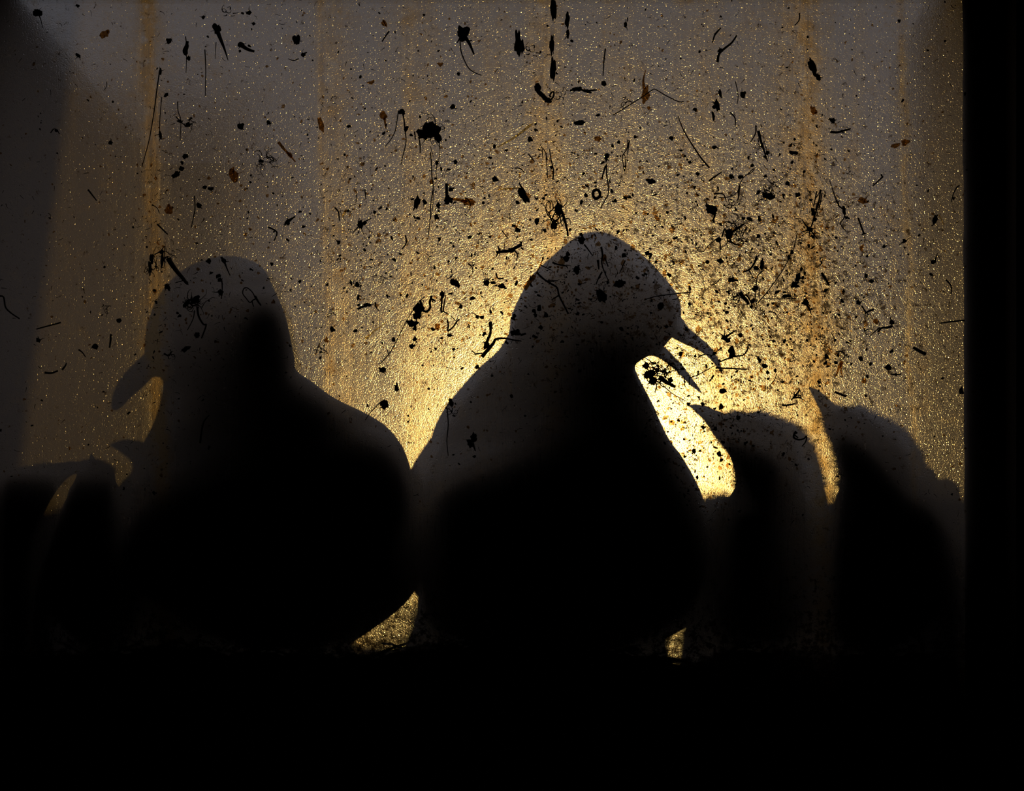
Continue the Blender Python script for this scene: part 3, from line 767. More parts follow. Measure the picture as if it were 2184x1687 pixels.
# kind, label, shapes: c x y rx ry angle / s points r0 r1 / f x y rx ry angle / t x y R count r
BITS = [
 ('clod', 'black tadpole-shaped mud clod with long tapering tail near the pane top', [('c', 463, 62, 8, 9, 0), ('s', [(463, 66), (472, 88), (480, 108), (487, 130)], 5.5, .8), ('s', [(461, 90), (459, 126)], 1, .6)]),
 ('clod', 'upright black sliver of mud beside the tadpole-shaped clod', [('c', 397, 103, 4.5, 15, -8), ('c', 402, 124, 4, 5, 0), ('s', [(396, 78), (398, 104), (397, 156)], 1.2, .7)]),
 ('clod', 'black comma-shaped mud clod between tadpole-shaped clod and oval husk', [('c', 515, 97, 7, 6, 0), ('s', [(514, 97), (528, 106), (543, 111)], 5, 2.5), ('c', 512, 109, 2.5, 3, 0)]),
 ('straw', 'thin vertical straw below the tadpole-shaped clod', [('s', [(437, 106), (439, 150), (438, 205)], 1.3, .9)]),
 ('leaf', 'black diamond-shaped leaf scrap above the blunt-billed bird', [('f', 498, 375, 9, 16, 5), ('s', [(498, 356), (499, 372)], 1.6, 1), ('s', [(506, 371), (520, 366)], .8, .4)]),
 ('twig', 'thin forked twig with rusty knot beside the pale dirt run', [('s', [(379, 217), (380, 238), (386, 258), (384, 300)], 1.2, .8), ('s', [(375, 249), (388, 262), (398, 270)], 1.4, 1), ('c', 401, 267, 6, 5, 20), ('c', 382, 259, 5, 3, 0)]),
 ('straw', 'upright crooked straw between pale dirt run and diamond-shaped leaf', [('s', [(415, 418), (416, 445), (413, 462), (408, 486)], 1.4, 1), ('s', [(414, 455), (420, 454)], 1, .6)]),
 ('leaf', 'squarish brown translucent flake on the pale dirt run', [('f', 360, 447, 9, 9, 20)]),
 ('clod', 'slanting string of three black crumbs beside the pale dirt run', [('c', 376, 373, 9, 5, 35), ('c', 387, 360, 5, 5, 0), ('c', 389, 347, 3, 4, 0)]),
 ('clod', 'ragged black crumb with brown rim above a slanting string of crumbs', [('c', 395, 334, 6, 5, 0)]),
 ('clod', 'pair of neighbouring black crumbs under the diamond-shaped leaf', [('c', 437, 400, 5, 4, 0), ('c', 450, 403, 6, 4, 10)]),
 ('clod', 'jagged black crumb at the crooked straw\'s upper end', [('c', 425, 438, 5, 6, 30)]),
 ('straw', 'long hair-thin stalk slanting down across the pale dirt run', [('s', [(341, 150), (335, 190), (329, 237), (318, 300), (303, 356)], 1.5, .9)]),
 ('straw', 'long thread with dark knots lying along the pale dirt run', [('s', [(345, 207), (341, 255), (341, 282), (345, 297)], 1, 1), ('c', 354, 203, 5, 4, 40), ('c', 342, 288, 3, 8, 10), ('c', 342, 154, 3, 7, -8)]),
 ('leaf', 'brown torn leaf scrap high in the dim upper corner', [('f', 224, 73, 10, 7, 30)]),
 ('clod', 'black lump with a drooping tail in the darkest upper corner', [('c', 80, 28, 10, 7, -20), ('s', [(84, 34), (88, 45), (91, 60)], 1.3, .7)]),
 ('clod', 'small black bean-shaped crumb below the torn brown leaf scrap', [('c', 167, 119, 6, 3.5, -35)]),
 ('root', 'dark curled root fibre by the shadowed pane edge', [('s', [(108, 284), (114, 276), (121, 277), (127, 286)], 1.3, 1), ('c', 121, 279, 3.5, 3, 0)]),
 ('seed', 'dark oval husk high above the blunt-billed bird', [('c', 633, 87, 7, 10, 5)]),
 ('clod', 'small black comma-shaped crumb under the dark oval husk', [('c', 647, 118, 4, 5, 0), ('s', [(648, 115), (655, 112)], 2, 1.2)]),
 ('leaf', 'slim black spindle-shaped leaf scrap midway up the pane', [('f', 684, 266, 5, 17, 12)]),
 ('clod', 'big black mud splash with a thick limb at the pane top', [('c', 987, 72, 12, 12, 0), ('s', [(990, 78), (1001, 94), (1011, 117)], 5, 1.8), ('s', [(982, 80), (975, 92)], 2.5, 1)]),
 ('root', 'long curved black hair hanging from the big mud splash', [('s', [(981, 86), (983, 108), (989, 126), (999, 145), (1012, 155), (1027, 161)], 1.5, 1)]),
 ('clod', 'largest black furry mud clod with hanging root threads', [('c', 920, 277, 16, 14, 10), ('c', 902, 288, 9, 9, 0), ('c', 933, 292, 6, 12, 20), ('t', 920, 282, 24, 16, 1.1), ('s', [(936, 290), (938, 320), (935, 346)], 1.2, .7), ('s', [(918, 312), (924, 335)], .8, .6)]),
 ('clod', 'short upright black bar below the largest furry clod', [('s', [(893, 292), (896, 312), (896, 327)], 1.8, 1.2)]),
 ('clod', 'small black bar and bead beside the largest furry clod', [('c', 877, 288, 4, 2.5, -20), ('s', [(884, 281), (886, 298)], 1.7, 1.5)]),
 ('root', 'beaded root with black head hanging before the largest furry clod', [('c', 857, 239, 7, 6, -30), ('s', [(859, 243), (862, 258), (863, 273), (866, 302), (860, 330), (855, 352)], 1.8, .9), ('c', 866, 275, 5, 7, -15)]),
 ('straw', 'thin hooked stalk curving from the beaded root\'s black head', [('s', [(850, 236), (846, 262), (842, 282), (832, 300), (820, 314)], 1.2, .9)]),
 ('root', 'long vertical wavy thread running down from the largest furry clod', [('s', [(918, 325), (920, 347), (921, 375), (924, 400), (919, 432), (918, 462), (914, 498), (914, 508)], 1.4, .9), ('s', [(933, 348), (930, 365), (932, 385)], 1.3, .7), ('s', [(924, 405), (923, 440), (918, 470)], 1, .7), ('c', 932, 347, 4, 5, 0)]),
 ('clod', 'black elbow-shaped crumb with a brown translucent smear', [('c', 956, 427, 9, 8, 0), ('s', [(952, 392), (953, 421)], 3.5, 3.5)]),
 ('leaf', 'brown see-through smear reaching out from the elbow-shaped crumb', [('f', 1000, 431, 15, 8, -8), ('s', [(962, 425), (980, 427), (996, 431)], 3, 4)]),
 ('clod', 'egg-shaped black crumb with a brown rim before the elbow-shaped crumb', [('c', 890, 433, 5.5, 12, -8), ('s', [(884, 444), (881, 450)], 2, 1)]),
 ('clod', 'wedge-shaped black crumb beside a pale lit stalk', [('c', 1057, 383, 7, 5.5, -15)]),
 ('leaf', 'brown drooping smear above the beaded root', [('f', 818, 246, 7, 9, 20), ('s', [(820, 252), (823, 275)], 3, 1.5)]),
 ('twig', 'slanting dark rod near the pane top before the big splash', [('s', [(830, 67), (822, 78), (815, 89)], 1.8, 1.4)]),
 ('leaf', 'tiny ragged leaf with a stalk above the slanting dark rod', [('f', 819, 50, 5, 7, 30), ('s', [(817, 44), (825, 58)], 1.2, 1)]),
 ('leaf', 'long brown torn strip of leaf under the spindle-shaped scrap', [('s', [(594, 304), (606, 319), (618, 331), (630, 346)], 3.5, 1.5), ('f', 617, 330, 9, 4, -50)]),
 ('root', 'feathery brown root patch above the blunt-billed bird\'s nape', [('t', 564, 344, 20, 18, 1), ('c', 557, 344, 6, 4, 0)]),
 ('clod', 'elongated slanting mud clod under the feathery root patch', [('c', 614, 474, 8, 4.5, 35), ('s', [(618, 470), (630, 462)], 3, 1.5)]),
 ('root', 'star-shaped black knot with thin pale arms', [('c', 768, 479, 6, 8, 10), ('s', [(771, 477), (782, 471), (792, 466)], 1.8, 1), ('s', [(765, 483), (757, 492), (751, 498)], 1.6, .8), ('s', [(770, 486), (776, 500)], 1.3, .7), ('s', [(776, 478), (788, 492), (800, 504)], .7, .5)]),
 ('straw', 'short curved black stalk above the star-shaped knot', [('s', [(714, 443), (722, 453), (724, 471)], 2, 1.3)]),
 ('pale', 'short thick pale stalk beside a curved black stalk', [('s', [(740, 447), (735, 454), (730, 463)], 3, 2)]),
 ('clod', 'rounded crumb with a rusty edge beneath the brown leaf strip', [('c', 573, 262, 6, 4.5, 0)]),
 ('pale', 'pale lit stalk slanting up towards the wedge-shaped crumb', [('s', [(1061, 315), (1076, 306), (1100, 292), (1132, 267)], 1.2, 3.0), ('s', [(1132, 267), (1140, 262)], 1.6, .5)]),
 ('pale', 'bright golden crooked stalk lying level beside the teardrop clod', [('s', [(1062, 405), (1078, 403), (1096, 402), (1106, 401)], 1.9, 1.6)]),
 ('clod', 'twisted black clod like a bent worm below the pane top', [('s', [(1144, 184), (1148, 196), (1156, 204), (1164, 212), (1170, 217)], 5, 5), ('c', 1147, 189, 6, 9, 10), ('c', 1169, 215, 8, 5, -25)]),
 ('root', 'small brown loop of fibre beside the bent-worm clod', [('s', [(1172, 206), (1176, 198), (1181, 197), (1180, 206), (1174, 213), (1170, 209)], 2, 1.8)]),
 ('clod', 'long level black scrap shaped like a flying bird', [('c', 1232, 190, 10, 4, 8), ('c', 1252, 195, 8, 3.5, -15), ('s', [(1216, 194), (1230, 190), (1250, 194), (1273, 192)], 2.4, 1.8)]),
 ('twig', 'thin straight upright rod near the pane top', [('s', [(1291, 104), (1288, 130), (1286, 162)], 1.7, 1.2)]),
 ('leaf', 'brown winged leaf scrap with a pointed spike', [('f', 1376, 202, 8, 17, -8), ('s', [(1374, 190), (1372, 172), (1377, 150)], 4, .8)]),
 ('straw', 'long bent thin stalk crossing behind the winged leaf scrap', [('s', [(1307, 246), (1340, 226), (1374, 204), (1390, 193), (1398, 191), (1420, 204), (1447, 217), (1458, 217)], 1.2, 1.1)]),
 ('straw', 'long smooth curved blade of straw above the pointed crumbs', [('s', [(1446, 248), (1454, 270), (1465, 291), (1480, 315), (1497, 340), (1513, 358)], 1.0, 2.0)]),
 ('twig', 'forked dark twig with ragged bark by the upper edge', [('s', [(1571, 76), (1560, 92), (1545, 104), (1533, 116), (1530, 133)], 1.8, 3.2), ('c', 1537, 108, 6, 4, 30), ('s', [(1524, 75), (1537, 60)], 2.5, 1.5), ('s', [(1519, 92), (1524, 76)], 1.2, 2)]),
 ('clod', 'level oblong black crumb above the upright black seed', [('c', 1237, 262, 10, 4.5, 5)]),
 ('clod', 'small black arrow-shaped crumb beside the oblong crumb', [('c', 1275, 246, 6, 2.8, 15)]),
 ('seed', 'upright black seed on a stem above the open-billed bird', [('c', 1293, 335, 5, 7, 0), ('s', [(1293, 340), (1292, 347)], 3, 1)]),
 ('straw', 'jointed black stalk hanging under the upright black seed', [('s', [(1293, 350), (1294, 375), (1297, 395), (1297, 414), (1290, 428), (1281, 444)], 1.6, 1.2), ('s', [(1291, 354), (1284, 379)], 2.2, 1.6), ('s', [(1299, 392), (1303, 376)], 1, .7)]),
 ('clod', 'small dark ring of mud over the open-billed bird', [('s', [(1266, 408), (1273, 405), (1279, 411), (1278, 420), (1270, 424), (1265, 417), (1266, 407)], 3.4, 3.4)]),
 ('clod', 'lumpy black crumb level with the dark ring', [('c', 1388, 387, 8, 5, -10)]),
 ('clod', 'ragged black leafy clod beside the pale level stalk', [('c', 1117, 418, 7, 16, 28), ('s', [(1107, 390), (1112, 400), (1118, 415)], 1.5, 3)]),
 ('root', 'curly-ended root arching over a dark tailed clod', [('s', [(1595, 372), (1604, 362), (1609, 361), (1600, 370), (1588, 376), (1578, 392), (1572, 410), (1556, 420), (1532, 422)], 1.2, .9), ('s', [(1577, 396), (1574, 426)], 2, 1.5)]),
 ('root', 'fluffy black cluster of fibres on the splashed area', [('c', 1642, 419, 9, 7, 0), ('c', 1630, 417, 5, 5, 0), ('t', 1640, 416, 18, 16, 1)]),
 ('clod', 'black horned clod with a dangling brown tail', [('c', 1518, 448, 10, 8, 0), ('s', [(1508, 440), (1506, 432)], 2.5, 1), ('s', [(1524, 452), (1523, 464), (1519, 472)], 2.8, 1.6)]),
 ('twig', 'shaggy slanting fern-like twig above the fluffy cluster', [('s', [(1617, 280), (1622, 300), (1629, 322), (1637, 345)], 3.5, 1.2), ('s', [(1612, 268), (1611, 285), (1600, 304)], 2, 1), ('t', 1624, 308, 12, 10, 1, 1.5)]),
 ('root', 'ragged black clod with a long hanging root above the open-billed bird\'s crown', [('c', 1191, 446, 9, 11, 0), ('t', 1186, 450, 24, 20, 1.3, 1.4), ('s', [(1198, 452), (1204, 470), (1209, 490), (1211, 504)], 3.2, 2.2), ('c', 1182, 480, 6, 8, 0)]),
 ('straw', 'narrow looped stalk shaped like a hairpin', [('s', [(1339, 298), (1337, 318), (1328, 332), (1329, 350), (1332, 366), (1334, 350), (1333, 334), (1330, 328)], 1.2, 1), ('s', [(1342, 300), (1338, 330)], 1.8, 1)]),
 ('straw', 'first of two thin upright stalks beside the dark dirt run', [('s', [(1154, 313), (1164, 326), (1166, 350), (1168, 380)], 1.1, 1.1), ('s', [(1156, 318), (1158, 340)], 1.3, .8)]),
 ('straw', 'second thin upright stalk close against the dark dirt run', [('s', [(1172, 318), (1175, 340), (1180, 362), (1179, 384)], 1.2, 1.6)]),
 ('twig', 'short black splinter slanting up beyond the curved straw blade', [('s', [(1539, 367), (1526, 376), (1512, 386)], 1.4, 2.2)]),
 ('seed', 'round black seed near the pane top beside the upright rod', [('c', 1334, 52, 4, 6, 0), ('s', [(1338, 38), (1338, 46)], 1.5, 1)]),
 ('straw', 'thin crooked stalk hanging beyond the forked dark twig', [('s', [(1568, 174), (1572, 190), (1574, 208), (1572, 222)], 1.1, .9)]),
 ('clod', 'ragged brown-black streak of mud at the top of the dark dirt run', [('c', 1180, 22, 6, 20, 0), ('c', 1177, 95, 4, 18, 0), ('c', 1179, 148, 6, 22, 0)]),
 ('clod', 'shorter brown mud streak beside the dark dirt run', [('c', 1210, 44, 4.5, 14, 0), ('c', 1211, 74, 3, 10, 0)]),
 ('clod', 'blurred brown streak of mud under the pane top', [('c', 1104, 92, 6, 24, 0), ('c', 1114, 100, 4, 12, 0)]),
 ('clod', 'patchy vertical mud streak below the forked dark twig', [('c', 1529, 225, 4.5, 11, 10), ('c', 1536, 200, 3, 8, 10), ('c', 1521, 247, 2.5, 9, 10)]),
 ('clod', 'elongated black clod with a split foot near the upper edge', [('c', 1733, 143, 6, 17, 20), ('c', 1745, 166, 4.5, 7, 25)]),
 ('clod', 'small black crumb shaped like a perched bird', [('c', 1776, 258, 6, 5, -20), ('s', [(1768, 253), (1774, 258), (1784, 256)], 2.5, 1)]),
 ('twig', 'shaggy level stick under the perched-bird crumb', [('s', [(1771, 282), (1786, 283), (1800, 279), (1814, 275)], 3, 1.6), ('t', 1796, 280, 14, 8, .7, .3)]),
 ('leaf', 'brown moth-shaped translucent scrap by the dim side band', [('f', 1910, 311, 10, 5, 15), ('f', 1931, 304, 9, 7, 35)]),
 ('leaf', 'small rust-brown flake under the split-footed clod', [('f', 1735, 236, 6, 9, 30)]),
 ('seed', 'smooth bean-shaped husk with a lit rim', [('c', 1692, 326, 9, 3.6, -8)]),
 ('root', 'upright bundle of black root fibres on the pale run', [('s', [(1750, 405), (1746, 430), (1738, 458), (1730, 484)], 2, 1.8), ('s', [(1742, 408), (1735, 440)], 1.6, 1.2), ('s', [(1753, 412), (1747, 445)], 1.6, 1.1), ('c', 1734, 452, 4, 8, 0), ('c', 1738, 468, 4, 4, 0), ('t', 1744, 430, 16, 9, 1, 2)]),
 ('root', 'spidery black root star at the fibre bundle\'s foot', [('c', 1727, 489, 6, 5, 0), ('s', [(1710, 468), (1718, 480), (1727, 490)], 1.1, 2), ('s', [(1708, 496), (1727, 490)], 1, 2), ('s', [(1727, 490), (1725, 508)], 2, .8), ('s', [(1727, 490), (1743, 509)], 2, 1), ('t', 1728, 490, 16, 10, .9)]),
 ('leaf', 'dark torn flake with fine arms beside the root star', [('f', 1839, 428, 10, 7, -10), ('s', [(1832, 420), (1818, 424), (1803, 432)], .8, .6), ('s', [(1846, 425), (1854, 414)], .9, .6)]),
 ('root', 'fuzzy black fibre knot with long thin tails', [('c', 1800, 449, 4, 8, 10), ('s', [(1769, 385), (1778, 412), (1788, 438), (1800, 447)], .9, 2), ('s', [(1801, 452), (1800, 465), (1792, 477), (1804, 494)], 1.8, .8)]),
 ('straw', 'bright-edged slanting straw below the fuzzy fibre knot', [('s', [(1830, 465), (1836, 482), (1842, 498)], 2, 2), ('c', 1842, 499, 5, 2, 20)]),
 ('clod', 'black bean-shaped clod in the dim side band', [('c', 1994, 468, 4.5, 10, -20)]),
 ('pale', 'thin pale splinter beside the bean-shaped clod in the dim side band', [('s', [(2002, 458), (2007, 467), (2013, 480)], 1.4, 1)]),
 ('straw', 'thin dark arched fibre next to the dark batten', [('s', [(2046, 396), (2040, 400), (2033, 414), (2028, 432)], 1.7, 1)]),
 ('clod', 'big angular black scrap like a folded rag between the large birds', [('c', 893, 657, 11, 10, -10), ('c', 890, 673, 9, 7, 35), ('s', [(896, 640), (900, 655)], 2.5, 4), ('s', [(900, 662), (910, 665), (918, 656), (917, 645), (921, 631)], 2.6, 2.8), ('s', [(921, 638), (929, 643)], 2.4, 1.8)]),
 ('clod', 'ragged black clod hanging under the folded-rag scrap', [('c', 879, 690, 10, 7, -10), ('c', 885, 700, 4, 6, 0), ('s', [(890, 676), (887, 690)], 1.6, 1.2)]),
 ('straw', 'very long thin stalk slanting down from the folded-rag scrap', [('s', [(906, 633), (893, 645), (878, 666), (864, 690), (852, 714), (838, 742), (827, 758), (813, 774)], .9, 1.2), ('s', [(826, 746), (829, 760)], 1, .7)]),
 ('root', 'narrow black loop of root beside the folded-rag scrap', [('s', [(943, 624), (942, 645), (941, 664), (945, 664), (948, 645), (951, 629)], 2.4, 1.2), ('s', [(945, 664), (957, 671)], 1.6, 1), ('c', 943, 630, 4, 8, 0)]),
 ('twig', 'black V-shaped twig below the narrow root loop', [('s', [(954, 682), (956, 696), (955, 706), (966, 698), (973, 688), (980, 681)], 2, 1.6), ('c', 959, 716, 5, 3.5, 0)]),
 ('twig', 'stout black stick with legs like a lizard', [('s', [(1058, 539), (1070, 537), (1085, 536), (1098, 530), (1113, 522)], 3, 4), ('s', [(1066, 538), (1062, 524)], 2.6, 1.2), ('s', [(1062, 540), (1057, 550)], 2, .8), ('c', 1090, 534, 7, 5, 10), ('s', [(1075, 535), (1076, 522)], 1.3, .8)]),
 ('clod', 'ragged black smear midway between the large birds\' heads', [('c', 968, 603, 9, 6, -15), ('c', 977, 609, 4, 5, 0), ('c', 962, 590, 2, 2, 0)]),
 ('clod', 'fuzzy round crumb close to the open-billed bird\'s nape', [('c', 1038, 604, 6, 6, 0), ('t', 1038, 604, 10, 8, .7)]),
 ('clod', 'flat-topped black crumb level with the fuzzy round crumb', [('c', 1071, 611, 8, 5, -10), ('c', 1052, 603, 5, 3, 0), ('s', [(1058, 583), (1062, 594), (1074, 594)], 2, 1.5)]),
 ('clod', 'two joined black crumbs beside the open-billed bird\'s neck', [('c', 1018, 676, 4.5, 4, 0), ('c', 1028, 677, 4.5, 4, 0), ('s', [(1017, 675), (1028, 677)], 1.5, 1.5)]),
 ('twig', 'frayed upright stick against the open-billed bird\'s neck', [('s', [(1045, 688), (1046, 710), (1040, 725), (1036, 742)], 2.5, 4), ('c', 1046, 692, 4, 7, 0), ('c', 1038, 737, 6, 7, 0)]),
 ('twig', 'branching black twig on the edge of the open-billed bird\'s neck', [('s', [(1028, 762), (1042, 745), (1053, 732), (1058, 724), (1075, 722), (1092, 725), (1112, 728)], 4.5, 1.2), ('s', [(1012, 756), (1025, 754), (1036, 756)], 2, 1.2), ('s', [(1006, 748), (1016, 756)], 1.5, .8), ('c', 1018, 783, 5, 4, 30)]),
 ('leaf', 'small dark club-shaped crumb below the very long stalk', [('f', 933, 696, 6, 7, 10), ('s', [(933, 700), (934, 706)], 2.5, 1)]),
 ('seed', 'round dark seed under the hanging ragged clod', [('c', 879, 739, 5.5, 5.5, 0)]),
 ('pale', 'thin pale stalk with a dark knot between the large birds', [('s', [(824, 686), (812, 697), (798, 706), (786, 718)], 1, 1.6), ('c', 783, 720, 4, 3, 10)]),
 ('clod', 'black crumb cluster on the dirt run between the birds\' heads', [('c', 762, 607, 5, 5, 0), ('c', 764, 634, 3, 6, -15), ('c', 749, 604, 3, 6, 10), ('t', 762, 608, 11, 8, .8)]),
 ('clod', 'slanting brown-black crumb below the crumb cluster', [('c', 783, 651, 9, 4, 12), ('s', [(774, 654), (762, 660)], 3, 2), ('s', [(800, 645), (802, 655), (808, 663)], 2, 1)]),
 ('clod', 'rounded black crumb near the blunt-billed bird\'s shoulder', [('c', 820, 863, 8, 9, 0)]),
 ('straw', 'thin wavy stalk lying across the blunt-billed bird\'s shoulder edge', [('s', [(815, 855), (802, 867), (790, 880), (779, 896)], 1.2, .8)]),
 ('clod', 'horned black crumb above the blunt-billed bird\'s shoulder', [('c', 817, 789, 6, 6, 0), ('s', [(808, 784), (813, 792)], 2, 1.5)]),
 ('clod', 'upright dark crumb close above the blunt-billed bird\'s back', [('c', 846, 827, 4, 9, 5)]),
 ('root', 'big tangled black root mass with curling ends', [('c', 1555, 494, 7, 5, 0), ('c', 1533, 512, 6, 6, 0), ('s', [(1554, 510), (1562, 496), (1574, 487), (1586, 478)], 3.5, 2.2), ('s', [(1540, 505), (1546, 488), (1552, 508)], 2, 1.4), ('s', [(1533, 505), (1536, 524), (1536, 540)], 2, 1), ('s', [(1556, 512), (1566, 521), (1576, 523)], 2.5, 1), ('t', 1562, 494, 30, 26, 1.2), ('t', 1580, 486, 18, 12, 1)]),
 ('root', 'thin drooping hair hooked onto the big tangled root mass', [('s', [(1483, 516), (1486, 532), (1498, 537), (1510, 525), (1520, 516), (1530, 508)], .9, 1.2)]),
 ('straw', 'longest thin straw slanting across the splashed area', [('s', [(1699, 501), (1695, 524), (1686, 545), (1670, 575), (1650, 604), (1632, 628), (1615, 647)], .9, 1.3), ('c', 1683, 549, 4, 4.5, 20)]),
 ('clod', 'tall black clod with a rusty top beside the longest thin straw', [('c', 1695, 608, 9, 6, 15), ('c', 1702, 593, 5, 9, -15), ('c', 1709, 574, 3, 5, -10)]),
 ('root', 'jointed thread with a black swelling midway', [('s', [(1628, 577), (1616, 588), (1613, 604), (1611, 620), (1612, 640), (1615, 656)], 1.4, 1), ('c', 1610, 615, 6, 6, 0), ('s', [(1599, 618), (1608, 615)], 1, 2.5)]),
 ('twig', 'short black bar standing over the jointed thread', [('c', 1625, 564, 4, 10, -8)]),
 ('twig', 'pale-tipped crooked stick beside the short black bar', [('s', [(1614, 546), (1608, 562), (1598, 575), (1585, 580)], 2.6, 1.8), ('s', [(1597, 577), (1604, 588)], 1.5, 1)]),
 ('clod', 'level black scrap shaped like a caterpillar', [('c', 1677, 632, 9, 3.5, 8), ('c', 1658, 623, 7, 3, 30)]),
 ('straw', 'level thin stalk under the caterpillar-shaped scrap', [('s', [(1628, 637), (1660, 638), (1698, 637)], .9, 1.2)]),
 ('twig', 'black crooked splinter on the pale run\'s far side', [('s', [(1752, 582), (1758, 592), (1764, 602), (1768, 609)], 3, 2.4)]),
 ('root', 'curved black strip beside the jointed thread\'s tail', [('s', [(1578, 624), (1584, 634), (1592, 642), (1596, 650)], 5, 3), ('s', [(1590, 628), (1598, 638), (1605, 655)], 2, 1), ('t', 1567, 634, 14, 12, 1.2)]),
 ('clod', 'black tailed clod pointing towards the jointed thread', [('c', 1560, 597, 6, 6, 0), ('s', [(1562, 597), (1575, 599)], 3, 1)]),
 ('clod', 'dark rough clod above the black tailed clod', [('c', 1536, 557, 7, 5, -15)]),
 ('twig', 'reddish X-shaped twig pair near the dim side band', [('s', [(1837, 652), (1845, 664), (1852, 672)], 2, 1.4), ('s', [(1863, 660), (1852, 664), (1844, 669)], 2.6, 2)]),
 ('twig', 'gnarled black twig with a clubbed end', [('s', [(1872, 708), (1880, 700), (1892, 699), (1903, 696)], 2.2, 3), ('s', [(1843, 700), (1845, 712)], 2, 1.2), ('s', [(1843, 706), (1856, 701)], 1.5, .8)]),
 ('clod', 'black clod with a long curved tail over the small downy birds', [('c', 1717, 646, 7, 7, 0), ('s', [(1720, 650), (1726, 660), (1730, 672)], 2.5, .9)]),
 ('root', 'rusty frayed root star above the open bill', [('c', 1546, 721, 7, 5, 0), ('s', [(1547, 720), (1558, 712), (1571, 704)], 3, 1.2), ('s', [(1546, 720), (1534, 710)], 2, .8), ('s', [(1545, 720), (1545, 700)], 1.5, .6), ('c', 1552, 726, 6, 4, -20)]),
 ('clod', 'tall black angular clod beyond the open bill\'s tip', [('c', 1561, 752, 7, 11, 5)]),
 ('twig', 'wavy black twig running under the tall angular clod', [('s', [(1536, 772), (1552, 765), (1570, 760), (1584, 758), (1592, 750), (1596, 740)], 1.6, 1.8)]),
 ('twig', 'straight black rod level with the open bill\'s tip', [('s', [(1526, 785), (1560, 786), (1593, 788)], 2, 1.6)]),
 ('straw', 'sharply bent thin stalk across the lower half of the open bill', [('s', [(1470, 821), (1470, 807), (1471, 806), (1490, 799), (1512, 787), (1529, 777)], 1.2, .9)]),
 ('clod', 'black two-lobed clod above the caught straw bits', [('c', 1631, 781, 6, 5, -20), ('c', 1619, 768, 4, 7, 20)]),
 ('clod', 'blocky black clod above the hooked raised bill', [('c', 1541, 834, 7, 6, 15)]),
 ('clod', 'small jagged clod close above the downy bird\'s hooked bill', [('c', 1538, 867, 4.5, 6, -20), ('s', [(1537, 870), (1533, 875)], 2, 1)]),
 ('root', 'densest black root knot in the bright gap below the open bill', [('c', 1384, 799, 11, 8, 0), ('c', 1392, 812, 8, 8, 0), ('t', 1402, 795, 26, 30, 1.4), ('s', [(1405, 805), (1420, 815), (1440, 826)], 6, 3.2), ('t', 1412, 800, 16, 14, 1.2)]),
 ('straw', 'thin straight stalk slanting out below the densest root knot', [('s', [(1414, 822), (1432, 838), (1450, 849), (1464, 856)], 1.2, .8)]),
 ('root', 'curling black hook of fibre near the pointed downy bird', [('s', [(1783, 750), (1793, 749), (1801, 755), (1800, 763), (1788, 771)], 1.4, .9)]),
 ('leaf', 'black forked blade hanging under the curling fibre hook', [('s', [(1795, 771), (1789, 783), (1785, 795), (1780, 806)], 4.5, 1), ('s', [(1794, 774), (1793, 790), (1797, 805)], 3, 1)]),
 ('clod', 'black squarish crumb beyond the forked blade', [('c', 1894, 784, 7, 6, -20)]),
 ('twig', 'level black rod under the squarish crumb', [('s', [(1899, 798), (1910, 799), (1922, 798)], 1.8, 1.6)]),
 ('twig', 'thick slanting black stick in the dim side band', [('s', [(1947, 741), (1958, 748), (1974, 756)], 3.2, 4)]),
 ('twig', 'level reddish stick touching the dark batten', [('s', [(2003, 690), (2030, 686), (2057, 684)], 1.6, 2.2)]),
 ('seed', 'black teardrop seed with thin upright tail', [('c', 1990, 559, 6, 4.5, 0), ('s', [(1994, 556), (1999, 540)], 2, .8)]),
 ('clod', 'small winged black crumb on the smooth dim area', [('c', 1928, 516, 6, 2.8, 20), ('s', [(1918, 522), (1945, 505)], .9, .6)]),
 ('clod', 'rounded crumb above the X-shaped twig pair', [('c', 1858, 600, 5, 4, 10), ('c', 1847, 589, 3.5, 5, 10)]),
 ('twig', 'straight dark splinter above the pointed raised bill', [('s', [(1780, 836), (1792, 841), (1805, 846)], 2.4, 2.4)]),
 ('twig', 'knobbed level twig between the two raised bills', [('s', [(1669, 865), (1682, 864), (1696, 861)], 2.4, 1.8)]),
 ('straw', 'short curved stalk above the knobbed level twig', [('s', [(1656, 798), (1652, 810), (1639, 825)], 1.2, .8)]),
 ('root', 'small frayed fibre star above the raised bills', [('c', 1697, 843, 5, 3, 30), ('s', [(1688, 853), (1697, 843), (1706, 831)], 1.5, 2.2), ('s', [(1690, 848), (1708, 848)], 2, 1.4), ('t', 1697, 843, 12, 8, .9)]),
 ('clod', 'black lump on the batten\'s edge', [('c', 2050, 834, 4, 8, 0)]),
 ('twig', 'straight dark stalk lying over the open-billed bird\'s face', [('s', [(1374, 640), (1400, 632), (1440, 627), (1474, 623)], .9, 1.5)]),
 ('twig', 'jointed upright stick over the open-billed bird\'s crown', [('s', [(1282, 527), (1285, 545), (1283, 560), (1288, 578), (1298, 600)], 2.5, 1), ('s', [(1275, 555), (1277, 575)], 3, 1.5), ('s', [(1284, 580), (1276, 594), (1271, 607)], 2, 1.2)]),
 ('twig', 'long elbowed branch over the open-billed bird\'s cheek', [('s', [(1146, 583), (1160, 596), (1176, 606), (1188, 614), (1192, 630), (1203, 652), (1212, 670)], 2.2, 2), ('s', [(1166, 600), (1190, 599)], 2, .9), ('s', [(1192, 630), (1176, 640)], 2, .8)]),
 ('leaf', 'long dark strip on the edge of the open-billed bird\'s nape', [('s', [(1140, 588), (1130, 600), (1119, 616)], 5, 5.5), ('s', [(1158, 552), (1148, 575), (1140, 590)], 1.6, 1.2)]),
